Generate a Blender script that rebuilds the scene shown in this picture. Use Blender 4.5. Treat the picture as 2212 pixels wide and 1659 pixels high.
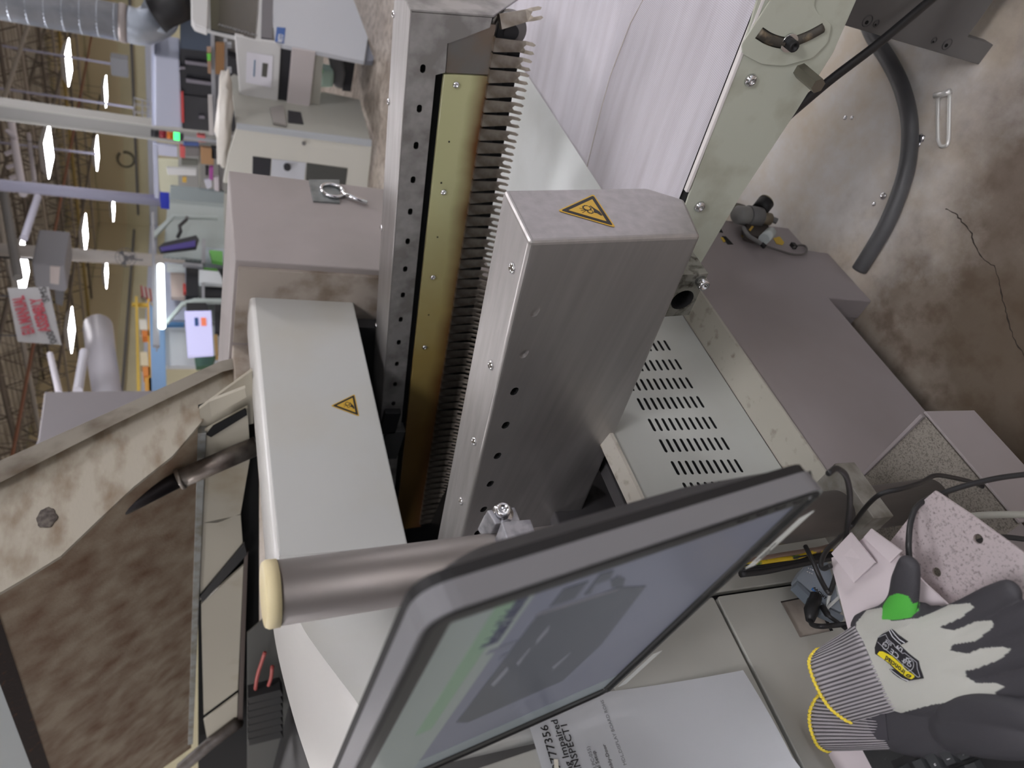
import bpy, bmesh, math, random
import numpy as np
from mathutils import Vector, Matrix

for _o in list(bpy.data.objects):
    bpy.data.objects.remove(_o)
random.seed(7)
SC = bpy.context.scene
COL = SC.collection

# ------------------------------------------------------------------ camera
F_PX = 1570.0
PITCH, YAW, ROLL, INC = [math.radians(a) for a in (24.59, 46.24, 0.31, 8.03)]
EYE = Vector((0, 0, 1.60))
_fh = Vector((math.cos(YAW), math.sin(YAW), 0)); _r = Vector((math.sin(YAW), -math.cos(YAW), 0)); _z = Vector((0, 0, 1))
FWD = math.cos(PITCH)*_fh - math.sin(PITCH)*_z
_u = math.sin(PITCH)*_fh + math.cos(PITCH)*_z
RGT = math.cos(ROLL)*_r + math.sin(ROLL)*_u
UPV = -math.sin(ROLL)*_r + math.cos(ROLL)*_u
cam_d = bpy.data.cameras.new('camera')
cam_d.sensor_width = 36.0
cam_d.lens = 36.0*F_PX/2212.0
cam_d.clip_start = 0.02; cam_d.clip_end = 200
cam_d.dof.use_dof = True; cam_d.dof.focus_distance = 1.08; cam_d.dof.aperture_fstop = 5.6
cam = bpy.data.objects.new('camera', cam_d); COL.objects.link(cam)
_m = Matrix((-UPV, RGT, -FWD)).transposed().to_4x4(); _m.translation = EYE
cam.matrix_world = _m
SC.camera = cam

# ------------------------------------------------------------------ world, exposure
W = bpy.data.worlds.new('hall_air'); SC.world = W; W.use_nodes = True
W.node_tree.nodes['Background'].inputs[0].default_value = (0.93, 0.94, 1.0, 1)
W.node_tree.nodes['Background'].inputs[1].default_value = 0.62
SC.view_settings.view_transform = 'Standard'; SC.view_settings.look = 'None'
SC.view_settings.exposure = 0.0; SC.view_settings.gamma = 1.0
SC.view_settings.use_curve_mapping = False
LAMP = 27.0            # emission of the hanging lamp panels
LAMP_Z = 4.5

# ------------------------------------------------------------------ measuring helpers
def ray(px, py):
    u = (1659 - py) - 829.5; v = px - 1106.0
    return (RGT*u - UPV*v + FWD*F_PX)/F_PX
def on(px, py, n, p0):
    d = ray(px, py); n = Vector(n)
    return EYE + d*(n.dot(Vector(p0) - EYE)/n.dot(d))
def PX(px, py, x): return on(px, py, (1, 0, 0), (x, 0, 0))
def PY(px, py, y): return on(px, py, (0, 1, 0), (0, y, 0))
def PZ(px, py, z): return on(px, py, (0, 0, 1), (0, 0, z))
def PT(px, py, t): return EYE + ray(px, py)*t
def PA(px, py, ax, v): return (PX, PY, PZ)['xyz'.index(ax)](px, py, v)
# frame of the inclined conveyor: x across, s down the rail into the machine, n square to it
DIR = Vector((0, math.cos(INC), -math.sin(INC))); NRM = Vector((0, math.sin(INC), math.cos(INC)))
K0 = PX(1144, 522, 0.70); ORG = Vector((0, K0.y, K0.z))
def RL(x, s, n): return ORG + Vector((x, 0, 0)) + DIR*s + NRM*n
def toRL(p):
    d = p - ORG; return (p.x, d.dot(DIR), d.dot(NRM))
RAILM = Matrix(((1, 0, 0), tuple(DIR), tuple(NRM))).transposed().to_4x4(); RAILM.translation = ORG

# ------------------------------------------------------------------ materials
def lin(c):
    return tuple((v/255/12.92 if v/255 <= .04045 else ((v/255+.055)/1.055)**2.4) for v in c)
MATS = {}
def mat(name, rgb, rough=.5, metal=0.0, var=None, scale=8, lo=.4, hi=.65, stretch=None, bump=0, bscale=60, emit=0, spec=.5, detail=4, trans=0, coat=0, alpha=1, rvar=0):
    """plain principled material; var = second colour mixed in by noise"""
    if name in MATS: return MATS[name]
    m = bpy.data.materials.new(name); m.use_nodes = True; nt = m.node_tree; N = nt.nodes; Lk = nt.links
    b = N['Principled BSDF']; col = lin(rgb) + (1,)
    b.inputs['Base Color'].default_value = col; b.inputs['Roughness'].default_value = rough
    b.inputs['Metallic'].default_value = metal; b.inputs['Specular IOR Level'].default_value = spec
    b.inputs['Coat Weight'].default_value = coat
    if trans: b.inputs['Transmission Weight'].default_value = trans
    if alpha < 1: b.inputs['Alpha'].default_value = alpha
    if emit:
        b.inputs['Emission Color'].default_value = col; b.inputs['Emission Strength'].default_value = emit
    tc = N.new('ShaderNodeTexCoord'); mp = N.new('ShaderNodeMapping'); Lk.new(tc.outputs['Object'], mp.inputs[0])
    if stretch: mp.inputs['Scale'].default_value = stretch
    if var:
        nz = N.new('ShaderNodeTexNoise'); nz.inputs['Scale'].default_value = scale; nz.inputs['Detail'].default_value = detail
        Lk.new(mp.outputs[0], nz.inputs['Vector'])
        cr = N.new('ShaderNodeMapRange'); cr.inputs[1].default_value = lo; cr.inputs[2].default_value = hi
        Lk.new(nz.outputs[0], cr.inputs[0])
        mx = N.new('ShaderNodeMix'); mx.data_type = 'RGBA'
        mx.inputs[6].default_value = col; mx.inputs[7].default_value = lin(var) + (1,)
        Lk.new(cr.outputs[0], mx.inputs[0]); Lk.new(mx.outputs[2], b.inputs['Base Color'])
        if rvar:
            rr = N.new('ShaderNodeMapRange'); rr.inputs[3].default_value = rough; rr.inputs[4].default_value = rough + rvar
            Lk.new(cr.outputs[0], rr.inputs[0]); Lk.new(rr.outputs[0], b.inputs['Roughness'])
    if bump:
        n2 = N.new('ShaderNodeTexNoise'); n2.inputs['Scale'].default_value = bscale; n2.inputs['Detail'].default_value = 3
        Lk.new(mp.outputs[0], n2.inputs['Vector'])
        bp = N.new('ShaderNodeBump'); bp.inputs['Strength'].default_value = bump; bp.inputs['Distance'].default_value = .002
        Lk.new(n2.outputs[0], bp.inputs['Height']); Lk.new(bp.outputs[0], b.inputs['Normal'])
    MATS[name] = m
    return m
def nodes_of(m): return m.node_tree.nodes, m.node_tree.links, m.node_tree.nodes['Principled BSDF']

# ------------------------------------------------------------------ object helpers
def thing(name, label, cat, loc=(0, 0, 0), group=None, kind=None):
    o = bpy.data.objects.new(name, None); COL.objects.link(o); o.location = loc
    o.empty_display_size = .05
    o['label'] = label; o['category'] = cat
    if group: o['group'] = group
    if kind: o['kind'] = kind
    return o
def tag(o, label, cat, group=None, kind=None):
    o['label'] = label; o['category'] = cat
    if group: o['group'] = group
    if kind: o['kind'] = kind
    return o
def worldmat(o):
    m = Matrix.LocRotScale(o.location, o.rotation_euler, o.scale)
    if o.parent: m = worldmat(o.parent) @ o.matrix_parent_inverse @ m
    return m
def adopt(o, parent):
    if parent is not None:
        o.parent = parent; o.matrix_parent_inverse = worldmat(parent).inverted()
    return o
def link_mesh(name, me, material, parent=None, smooth=False):
    if material is not None and not me.materials:
        for mm in (material if isinstance(material, (list, tuple)) else [material]): me.materials.append(mm)
    if smooth:
        for p in me.polygons: p.use_smooth = True
    o = bpy.data.objects.new(name, me); COL.objects.link(o)
    return adopt(o, parent)
def obj(name, bm, material, parent=None, smooth=False, keepn=False):
    if not keepn: bmesh.ops.recalc_face_normals(bm, faces=bm.faces)
    me = bpy.data.meshes.new(name); bm.to_mesh(me); bm.free()
    return link_mesh(name, me, material, parent, smooth)
def xf(bm, M): bmesh.ops.transform(bm, matrix=M, verts=bm.verts)
def hexa(bm, pts):
    """8 points: bottom ring 0-3, top ring 4-7"""
    v = [bm.verts.new(p) for p in pts]
    for f in ((0, 3, 2, 1), (4, 5, 6, 7), (0, 1, 5, 4), (1, 2, 6, 5), (2, 3, 7, 6), (3, 0, 4, 7)):
        bm.faces.new([v[i] for i in f])
    return v
def add_box(bm, lo, hi, bev=0, seg=2):
    x0, y0, z0 = lo; x1, y1, z1 = hi
    b2 = bmesh.new()
    hexa(b2, [(x0, y0, z0), (x1, y0, z0), (x1, y1, z0), (x0, y1, z0), (x0, y0, z1), (x1, y0, z1), (x1, y1, z1), (x0, y1, z1)])
    if bev: bmesh.ops.bevel(b2, geom=b2.edges[:], offset=bev, segments=seg, affect='EDGES', profile=.5)
    merge(bm, b2)
def merge(bm, b2):
    me = bpy.data.meshes.new('tmp'); b2.to_mesh(me); b2.free(); bm.from_mesh(me); bpy.data.meshes.remove(me)
def box(name, lo, hi, m, parent=None, bev=0, seg=2, M=None):
    bm = bmesh.new(); add_box(bm, lo, hi, bev, seg)
    if M is not None: xf(bm, M)
    return obj(name, bm, m, parent)
def add_prism(bm, pts, off, bev=0, seg=2):
    """polygon (list of Vectors) pushed by the vector off"""
    b2 = bmesh.new(); off = Vector(off)
    a = [b2.verts.new(Vector(p)) for p in pts]; c = [b2.verts.new(Vector(p) + off) for p in pts]
    n = len(a)
    b2.faces.new(a); b2.faces.new(c[::-1])
    for i in range(n): b2.faces.new((a[i], c[i], c[(i+1) % n], a[(i+1) % n]))
    bmesh.ops.recalc_face_normals(b2, faces=b2.faces)
    if bev: bmesh.ops.bevel(b2, geom=b2.edges[:], offset=bev, segments=seg, affect='EDGES', profile=.5)
    merge(bm, b2)
def prism(name, pts, off, m, parent=None, bev=0, seg=2, M=None):
    bm = bmesh.new(); add_prism(bm, pts, off, bev, seg)
    if M is not None: xf(bm, M)
    return obj(name, bm, m, parent)
def fillet(pts, r, n=4):
    """round the corners of a planar polygon"""
    out = []; pts = [Vector(p) for p in pts]; L = len(pts)
    for i in range(L):
        p, a, b = pts[i], pts[i-1], pts[(i+1) % L]
        da, db = (a-p), (b-p); rr = min(r, .45*da.length, .45*db.length)
        p0, p1 = p + da.normalized()*rr, p + db.normalized()*rr
        for k in range(n+1):
            t = k/n; out.append(p0*(1-t)**2 + p*2*t*(1-t) + p1*t*t)
    return out
def catmull(pts, per=8):
    pts = [Vector(p) for p in pts]; q = [pts[0]*2-pts[1]] + pts + [pts[-1]*2-pts[-2]]; out = []
    for i in range(1, len(q)-2):
        for k in range(per):
            t = k/per; a, b, c, d = q[i-1], q[i], q[i+1], q[i+2]
            out.append(.5*((2*b) + (c-a)*t + (2*a-5*b+4*c-d)*t*t + (3*b-a-3*c+d)*t**3))
    out.append(pts[-1]); return out
def add_tube(bm, pts, r, n=10, caps=True, flat=None, up=None):
    """sweep; r number or list; flat = second radius factor (ellipse) measured along up"""
    pts = [Vector(p) for p in pts]; rings = []; prev = None
    for i, p in enumerate(pts):
        t = (pts[min(i+1, len(pts)-1)] - pts[max(i-1, 0)]).normalized()
        if up is not None: a = Vector(up).cross(t)
        elif prev is not None: a = prev - t*prev.dot(t)
        else: a = t.cross(Vector((0, 0, 1)) if abs(t.z) < .9 else Vector((1, 0, 0)))
        if a.length < 1e-6: a = t.orthogonal()
        a.normalize(); prev = a; b = t.cross(a).normalized()
        rr = r[i] if isinstance(r, (list, tuple)) else r
        fb = 1 if flat is None else (flat[i] if isinstance(flat, (list, tuple)) else flat)
        rings.append([bm.verts.new(p + a*rr*math.cos(2*math.pi*k/n) + b*rr*fb*math.sin(2*math.pi*k/n)) for k in range(n)])
    for A, B in zip(rings, rings[1:]):
        for k in range(n): bm.faces.new((A[k], A[(k+1) % n], B[(k+1) % n], B[k]))
    if caps:
        bm.faces.new(rings[0][::-1]); bm.faces.new(rings[-1])
def tube(name, pts, r, m, parent=None, n=10, smooth=True, **k):
    bm = bmesh.new(); add_tube(bm, pts, r, n, **k); return obj(name, bm, m, parent, smooth)
def add_cyl(bm, a, b, r, n=20, r2=None):
    add_tube(bm, [a, b], [r, r if r2 is None else r2], n)
def cyl(name, a, b, r, m, parent=None, n=20, r2=None, smooth=False):
    bm = bmesh.new(); add_cyl(bm, a, b, r, n, r2); o = obj(name, bm, m, parent)
    if n > 12:
        for p in o.data.polygons:
            if len(p.vertices) == 4: p.use_smooth = True
    return o
def add_lathe(bm, prof, base, axis, n=20):
    """prof = [(radius, height)] turned round axis"""
    axis = Vector(axis).normalized(); a = axis.orthogonal().normalized(); b = axis.cross(a); base = Vector(base); rings = []
    for r, h in prof:
        rings.append([bm.verts.new(base + axis*h + a*r*math.cos(2*math.pi*k/n) + b*r*math.sin(2*math.pi*k/n)) for k in range(n)])
    for A, B in zip(rings, rings[1:]):
        for k in range(n): bm.faces.new((A[k], A[(k+1) % n], B[(k+1) % n], B[k]))
    bm.faces.new(rings[0][::-1]); bm.faces.new(rings[-1])
def lathe(name, prof, base, axis, m, parent=None, n=20, smooth=True):
    bm = bmesh.new(); add_lathe(bm, prof, base, axis, n); return obj(name, bm, m, parent, smooth)
def cut(o, cutter_bm, m):
    """cut the cutter's solid out of o; the cut walls get material m"""
    bmesh.ops.recalc_face_normals(cutter_bm, faces=cutter_bm.faces)
    me = bpy.data.meshes.new('cutter'); cutter_bm.to_mesh(me); cutter_bm.free(); me.materials.append(m)
    c = bpy.data.objects.new('cutter', me); COL.objects.link(c)
    md = o.modifiers.new('cut', 'BOOLEAN'); md.object = c; md.operation = 'DIFFERENCE'; md.solver = 'EXACT'
    try: md.material_mode = 'TRANSFER'
    except Exception: pass
    dg = bpy.context.evaluated_depsgraph_get(); dg.update()
    new = bpy.data.meshes.new_from_object(o.evaluated_get(dg)); old = o.data
    o.modifiers.clear(); o.data = new; new.name = o.name
    bpy.data.objects.remove(c); bpy.data.meshes.remove(me)
    return o
def capsule(c, ax, half, rad, dep, n=8):
    """outline points of a slot: centre c, long axis ax (unit), half length, end radius, dep = push direction"""
    c = Vector(c); ax = Vector(ax).normalized(); w = ax.cross(Vector(dep).normalized()); out = []
    for sgn in (1, -1):
        for k in range(n+1):
            a = -math.pi/2 + math.pi*k/n
            out.append(c + (ax*(half + rad*math.cos(a)) + w*rad*math.sin(a))*sgn)
    return out
FONT_CACHE = {}
def text(name, s, origin, xdir, ydir, size, m, parent=None, depth=.0004, align='LEFT', bold=0, wid=1.0, shear=0):
    cu = bpy.data.curves.new('txt', 'FONT'); cu.body = s; cu.size = size; cu.align_x = align; cu.align_y = 'CENTER'
    cu.extrude = depth/2; cu.offset = bold; cu.resolution_u = 2; cu.shear = shear
    t = bpy.data.objects.new('txt', cu); COL.objects.link(t)
    dg = bpy.context.evaluated_depsgraph_get(); dg.update()
    me = bpy.data.meshes.new_from_object(t.evaluated_get(dg))
    bpy.data.objects.remove(t); bpy.data.curves.remove(cu)
    x = Vector(xdir).normalized(); y = Vector(ydir); y = (y - x*y.dot(x)).normalized(); z = x.cross(y)
    M = Matrix((x*wid, y, z)).transposed().to_4x4(); M.translation = Vector(origin) + z*depth/2
    me.transform(M); me.materials.clear()
    return link_mesh(name, me, m, parent)
def hex_socket_screw(name, pos, axis, r, m, parent, dark, h=None):
    """button head screw with a socket"""
    h = h or r*.55; axis = Vector(axis).normalized(); bm = bmesh.new()
    prof = [(r, 0), (r, h*.25), (r*.93, h*.55), (r*.75, h*.85), (r*.5, h), (r*.42, h)]
    add_lathe(bm, prof + [(r*.40, h*.5)], pos, axis, 14)
    return obj(name, bm, m, parent, True)
SCREW_ME = {}
def screw(pos, axis, r, parent, name='screw', kind='button', m=None):
    """shared-mesh screw placed by matrix"""
    key = (kind, round(r, 5))
    if key not in SCREW_ME:
        bm = bmesh.new(); h = r*.6
        if kind == 'cap': h = r*1.6; prof = [(r, 0), (r, h*.9), (r*.9, h), (r*.55, h), (r*.5, h*.55), (.0001, h*.5)]
        else: prof = [(r, 0), (r*.97, h*.35), (r*.82, h*.75), (r*.5, h), (r*.42, h), (r*.38, h*.45), (.0001, h*.4)]
        add_lathe(bm, prof, (0, 0, 0), (0, 0, 1), 14)
        bmesh.ops.recalc_face_normals(bm, faces=bm.faces)
        me = bpy.data.meshes.new('screw'); bm.to_mesh(me); bm.free()
        for p in me.polygons: p.use_smooth = True
        SCREW_ME[key] = me
    me = SCREW_ME[key]
    if not me.materials: me.materials.append(m or MATS['chrome'])
    o = bpy.data.objects.new(name, me); COL.objects.link(o)
    q = Vector((0, 0, 1)).rotation_difference(Vector(axis).normalized())
    o.rotation_euler = q.to_euler(); o.location = pos
    return adopt(o, parent)
def inst(name, me, M, parent):
    o = bpy.data.objects.new(name, me); COL.objects.link(o)
    l, q, s = M.decompose(); o.location = l; o.rotation_euler = q.to_euler(); o.scale = s
    return adopt(o, parent)
# ------------------------------------------------------------------ palette
mat('chrome', (225, 225, 228), .16, 1.0)
STEEL = mat('brushed_steel', (190, 189, 190), .36, 1.0, var=(160, 158, 158), scale=7, lo=.35, hi=.68, bump=.02, bscale=300, rvar=.12)
STEEL_D = mat('stained_steel', (190, 188, 186), .44, .75, var=(148, 145, 142), scale=13, lo=.4, hi=.62, bump=.03, bscale=240, rvar=.15)
ALU = mat('cast_aluminium', (190, 191, 196), .5, .85, var=(160, 161, 168), scale=90, bump=.05, bscale=500)
TUBE = mat('dark_tube_steel', (134, 130, 130), .40, .8, var=(108, 102, 98), scale=5, lo=.4, hi=.7, stretch=(1, 1, .25), rvar=.12)
CREAM = mat('cream_plastic', (222, 208, 165), .5)
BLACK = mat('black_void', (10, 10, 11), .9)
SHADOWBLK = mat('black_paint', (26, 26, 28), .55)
RUBBER = mat('black_rubber', (30, 30, 33), .5)
WHITEP = mat('white_enamel', (182, 185, 181), .38, var=(174, 176, 170), scale=4)
GREYP = mat('grey_green_enamel', (172, 172, 166), .42, var=(163, 163, 156), scale=3)
WARMG = mat('warm_grey_enamel', (150, 143, 144), .5, var=(140, 132, 131), scale=2.5)
BOXG = mat('box_grey_enamel', (160, 152, 150), .5, var=(148, 141, 138), scale=3)
SAGE = mat('sage_enamel', (192, 196, 182), .45, var=(160, 160, 142), scale=14, lo=.5, hi=.85, bump=.02, bscale=200)
BEIGE = mat('dirty_beige_enamel', (188, 181, 168), .6, var=(128, 112, 94), scale=7, lo=.5, hi=.75, bump=.06, bscale=80, detail=7)
LIDSKIN = mat('stained_lid_enamel', (176, 169, 154), .6, var=(126, 106, 84), scale=9, lo=.46, hi=.74, bump=.3, bscale=70, detail=10, stretch=(1, 1, 2))
LIDBROWN = mat('flux_browned_enamel', (166, 152, 132), .62, var=(112, 82, 60), scale=11, lo=.34, hi=.74, bump=.4, bscale=160, detail=14)
LIDPALE = mat('pale_lid_panel', (178, 172, 156), .55, var=(148, 132, 104), scale=4, lo=.5, hi=.75, detail=6)
SEAL = mat('cracked_seal', (46, 37, 34), .8, var=(98, 62, 38), scale=40, lo=.6, hi=.8, bump=.3, bscale=90)
FROST = mat('frosted_window', (214, 224, 226), .4, emit=.0)
YEL = mat('hazard_yellow', (204, 164, 56), .45)
INK = mat('print_black', (24, 23, 24), .5)
BRASS = mat('finger_titanium', (176, 168, 158), .4, 1.0, var=(140, 130, 118), scale=30, lo=.4, hi=.7)
PAPER = mat('white_paper', (226, 228, 232), .7)
INKGREY = mat('grey_print', (120, 122, 126), .7)

# brushed tops: long streaks along the rail
def streaked(name, rgb, rgb2, rough):
    m = mat(name, rgb, rough, .78); N, L, b = nodes_of(m)
    tc = N.new('ShaderNodeTexCoord'); mp = N.new('ShaderNodeMapping'); mp.inputs['Scale'].default_value = (60, 2.2, 60)
    nz = N.new('ShaderNodeTexNoise'); nz.inputs['Scale'].default_value = 1.0; nz.inputs['Detail'].default_value = 5
    mx = N.new('ShaderNodeMix'); mx.data_type = 'RGBA'; mx.inputs[6].default_value = lin(rgb)+(1,); mx.inputs[7].default_value = lin(rgb2)+(1,)
    rr = N.new('ShaderNodeMapRange'); rr.inputs[3].default_value = rough*.85; rr.inputs[4].default_value = rough*1.35
    L.new(tc.outputs['Object'], mp.inputs[0]); L.new(mp.outputs[0], nz.inputs['Vector']); L.new(nz.outputs[0], mx.inputs[0])
    L.new(mx.outputs[2], b.inputs['Base Color']); L.new(nz.outputs[0], rr.inputs[0]); L.new(rr.outputs[0], b.inputs['Roughness'])
    return m
COVER = streaked('brushed_cover_steel', (192, 189, 188), (160, 157, 155), .40)

# ------------------------------------------------------------------ the hall: floor, walls, ceiling
def floor_mat():
    m = mat('concrete_floor', (196, 190, 182), .38); N, L, b = nodes_of(m)
    tc = N.new('ShaderNodeTexCoord')
    def noise(sc, det, off=0):
        mp = N.new('ShaderNodeMapping'); mp.inputs['Location'].default_value = (off, off*.7, 0)
        L.new(tc.outputs['Object'], mp.inputs[0]); n = N.new('ShaderNodeTexNoise'); n.inputs['Scale'].default_value = sc; n.inputs['Detail'].default_value = det
        n.inputs['Roughness'].default_value = .62
        L.new(mp.outputs[0], n.inputs['Vector']); return n.outputs[0]
    def rng(s, lo, hi, a=0, c=1):
        r = N.new('ShaderNodeMapRange'); r.inputs[1].default_value = lo; r.inputs[2].default_value = hi; r.inputs[3].default_value = a; r.inputs[4].default_value = c
        L.new(s, r.inputs[0]); return r.outputs[0]
    def mix(f, c1, c2):
        x = N.new('ShaderNodeMix'); x.data_type = 'RGBA'; L.new(f, x.inputs[0])
        if isinstance(c1, tuple): x.inputs[6].default_value = lin(c1)+(1,)
        else: L.new(c1, x.inputs[6])
        if isinstance(c2, tuple): x.inputs[7].default_value = lin(c2)+(1,)
        else: L.new(c2, x.inputs[7])
        return x.outputs[2]
    def mul(a, c):
        x = N.new('ShaderNodeMath'); x.operation = 'MULTIPLY'; L.new(a, x.inputs[0])
        if isinstance(c, float): x.inputs[1].default_value = c
        else: L.new(c, x.inputs[1])
        return x.outputs[0]
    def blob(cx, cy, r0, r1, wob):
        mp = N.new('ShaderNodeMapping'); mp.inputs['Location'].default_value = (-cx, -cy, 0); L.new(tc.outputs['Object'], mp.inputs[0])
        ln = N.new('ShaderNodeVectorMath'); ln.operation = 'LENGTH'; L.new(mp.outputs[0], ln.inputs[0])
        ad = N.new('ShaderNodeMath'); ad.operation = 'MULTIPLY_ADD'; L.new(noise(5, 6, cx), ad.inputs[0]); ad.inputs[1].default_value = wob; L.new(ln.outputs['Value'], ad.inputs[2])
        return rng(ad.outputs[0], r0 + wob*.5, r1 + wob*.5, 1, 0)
    c = mix(rng(noise(3.2, 8), .36, .66), (192, 183, 172), (150, 138, 126))
    c = mix(mul(rng(noise(14, 9, 3), .46, .64), .8), c, (112, 96, 84))
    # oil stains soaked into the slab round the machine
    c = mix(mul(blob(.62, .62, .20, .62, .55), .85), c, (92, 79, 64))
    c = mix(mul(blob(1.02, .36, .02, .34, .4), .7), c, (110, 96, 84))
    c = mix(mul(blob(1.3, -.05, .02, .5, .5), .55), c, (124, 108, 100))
    # an almost white, mottled patch of floor beside the belt
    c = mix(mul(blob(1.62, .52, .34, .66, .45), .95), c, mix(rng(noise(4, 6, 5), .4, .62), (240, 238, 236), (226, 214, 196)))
    L.new(c, b.inputs['Base Color'])
    rr = rng(noise(4, 5, 9), .3, .7, .3, .5); L.new(rr, b.inputs['Roughness'])
    bp = N.new('ShaderNodeBump'); bp.inputs['Strength'].default_value = .12; bp.inputs['Distance'].default_value = .003; L.new(noise(60, 5), bp.inputs['Height']); L.new(bp.outputs[0], b.inputs['Normal'])
    return m
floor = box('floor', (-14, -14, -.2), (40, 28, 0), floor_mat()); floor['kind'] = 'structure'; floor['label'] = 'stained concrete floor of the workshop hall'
# crack in the slab
_cr = [(2041, 452), (2062, 460), (2078, 478), (2098, 505), (2104, 530), (2122, 558), (2148, 575), (2158, 606), (2165, 640), (2174, 672), (2178, 700), (2192, 735), (2212, 765), (2225, 800)]
bm = bmesh.new(); _pts = [PZ(a, b_, .0006) for a, b_ in _cr]; _pp = []
for a, b_ in zip(_pts, _pts[1:]):
    for k in range(4): _pp.append(a.lerp(b_, k/4) + Vector((random.uniform(-.002, .002), random.uniform(-.002, .002), 0)))
_pp.append(_pts[-1]); pr = []
for i, p in enumerate(_pp):
    t = (_pp[min(i+1, len(_pp)-1)] - _pp[max(i-1, 0)]).normalized(); sd = Vector((-t.y, t.x, 0))*random.uniform(.0007, .0019)
    pr.append((bm.verts.new(p+sd), bm.verts.new(p-sd)))
for a, b_ in zip(pr, pr[1:]): bm.faces.new((a[0], a[1], b_[1], b_[0]))
obj('crack', bm, mat('crack_dark', (58, 52, 46), .9), floor)
WALLM = mat('cream_wall_paint', (206, 200, 168), .7, var=(196, 190, 160), scale=.5)
w1 = box('wall_far', (38, -14, 0), (38.3, 28, 7.4), WALLM); w1['kind'] = 'structure'
w2 = box('wall_left', (-14, 27, 0), (38, 27.3, 7.4), WALLM); w2['kind'] = 'structure'
BANDM = mat('pale_blue_trim_paint', (188, 194, 210), .6)
t1 = box('trim_1', (37.8, -14, 2.75), (38, 27, 3.15), BANDM); t1['kind'] = 'structure'
t2 = box('trim_2', (-14, 26.8, 2.75), (37.8, 27, 3.15), BANDM); t2['kind'] = 'structure'
DECK = mat('roof_deck_paint', (190, 186, 178), .8, var=(160, 154, 144), scale=1.2, detail=6)
bm = bmesh.new()
for i in range(90):                       # corrugated deck, each rib folded
    x = -14 + i*.6
    add_prism(bm, [(x, -14, 7.2), (x+.3, -14, 7.2), (x+.36, -14, 7.35), (x+.54, -14, 7.35), (x+.6, -14, 7.2), (x+.6, -14, 7.5), (x, -14, 7.5)], (0, 42, 0))
ceil = obj('ceiling', bm, DECK); ceil['kind'] = 'structure'
WALLRIB = mat('wall_sheet_tan', (206, 194, 162), .7)
for i, (z0, z1) in enumerate(((4.3, 5.6), (5.7, 7.1))):
    o = box('trim_%d' % (3+i), (37.9, -14, z0), (38, 27, z1), WALLRIB); o['kind'] = 'structure'
    o = box('trim_%d' % (5+i), (-14, 26.9, z0), (37.9, 27, z1), WALLRIB); o['kind'] = 'structure'

# ------------------------------------------------------------------ hanging lamps
LAMPM = mat('lamp_diffuser', (253, 250, 254), .5, emit=LAMP)
LAMPH = mat('lamp_housing', (225, 226, 228), .5)
bm = bmesh.new(); add_prism(bm, [(-.5, -.47, 0), (.5, -.47, 0), (.5, .47, 0), (-.5, .47, 0)], (0, 0, .012)); 
LME = bpy.data.meshes.new('diffuser'); bmesh.ops.recalc_face_normals(bm, faces=bm.faces); bm.to_mesh(LME); bm.free(); LME.materials.append(LAMPM)
bm = bmesh.new()
_a = [bm.verts.new(p) for p in ((-.53, -.5, .012), (.53, -.5, .012), (.53, .5, .012), (-.53, .5, .012))]
_b = [bm.verts.new(p) for p in ((-.36, -.32, .16), (.36, -.32, .16), (.36, .32, .16), (-.36, .32, .16))]
bm.faces.new(_a); bm.faces.new(_b[::-1])
for k in range(4): bm.faces.new((_a[k], _b[k], _b[(k+1) % 4], _a[(k+1) % 4]))
HME = bpy.data.meshes.new('housing'); bmesh.ops.recalc_face_normals(bm, faces=bm.faces); bm.to_mesh(HME); bm.free(); HME.materials.append(LAMPH)
bm = bmesh.new(); add_cyl(bm, (-.3, 0, .16), (-.3, 0, 2.86), .008, 6); add_cyl(bm, (.3, 0, .16), (.3, 0, 2.86), .008, 6)
CME = bpy.data.meshes.new('hanger'); bm.to_mesh(CME); bm.free(); CME.materials.append(SHADOWBLK)
LX = [-5.4, -.7, 4.1, 8.9, 13.8, 18.4, 23.2, 28.4, 33.4]; LY = [-7, -1, 5, 11.1, 17, 22.8]
for i, lx in enumerate(LX):
    for j, ly in enumerate(LY):
        lamp = thing('pendant_lamp', 'white square lamp panel hanging by two rods from the roof deck', 'lamp', (lx, ly, LAMP_Z), 'square lamp panels hung in rows over the hall')
        for nm, me in (('diffuser', LME), ('housing', HME), ('hanger', CME)): inst(nm, me, Matrix.Translation((lx, ly, LAMP_Z)), lamp)

# ------------------------------------------------------------------ soldering machine
MC = thing('soldering_machine', 'large grey soldering machine with steel conveyor rails and raised lid', 'machine', (.9, 2.2, 0))
# --- lower body (end wall at y = .79)
yb = .79
pts = [(-1.3, .15), (1.055, .15), (1.055, 0), (1.255, 0), (1.26, .07), (1.36, .07), (1.36, .55), (-1.3, .55)]
body = prism('base_body', [(x, yb, z) for x, z in pts[::1]], (0, .06, 0), WARMG, MC, bev=.003)
box('base_core', (-1.25, .86, .15), (1.34, 4.6, .50), WARMG, MC)
foot = box('foot', (1.06, .851, 0), (1.25, 1.15, .15), WARMG, MC)
box('foot', (-1.1, .851, 0), (-.9, 1.15, .15), WARMG, MC)
box('foot', (1.06, 4.2, 0), (1.25, 4.5, .15), WARMG, MC)
box('foot', (-1.1, 4.2, 0), (-.9, 4.5, .15), WARMG, MC)
# ledge over the body with its grimy front edge
box('ledge', (.37, .786, .55), (1.35, .862, .556), mat('grimy_ledge', (168, 165, 154), .5, var=(118, 110, 96), scale=34, lo=.58, hi=.75, detail=6), MC, bev=.001)
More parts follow.
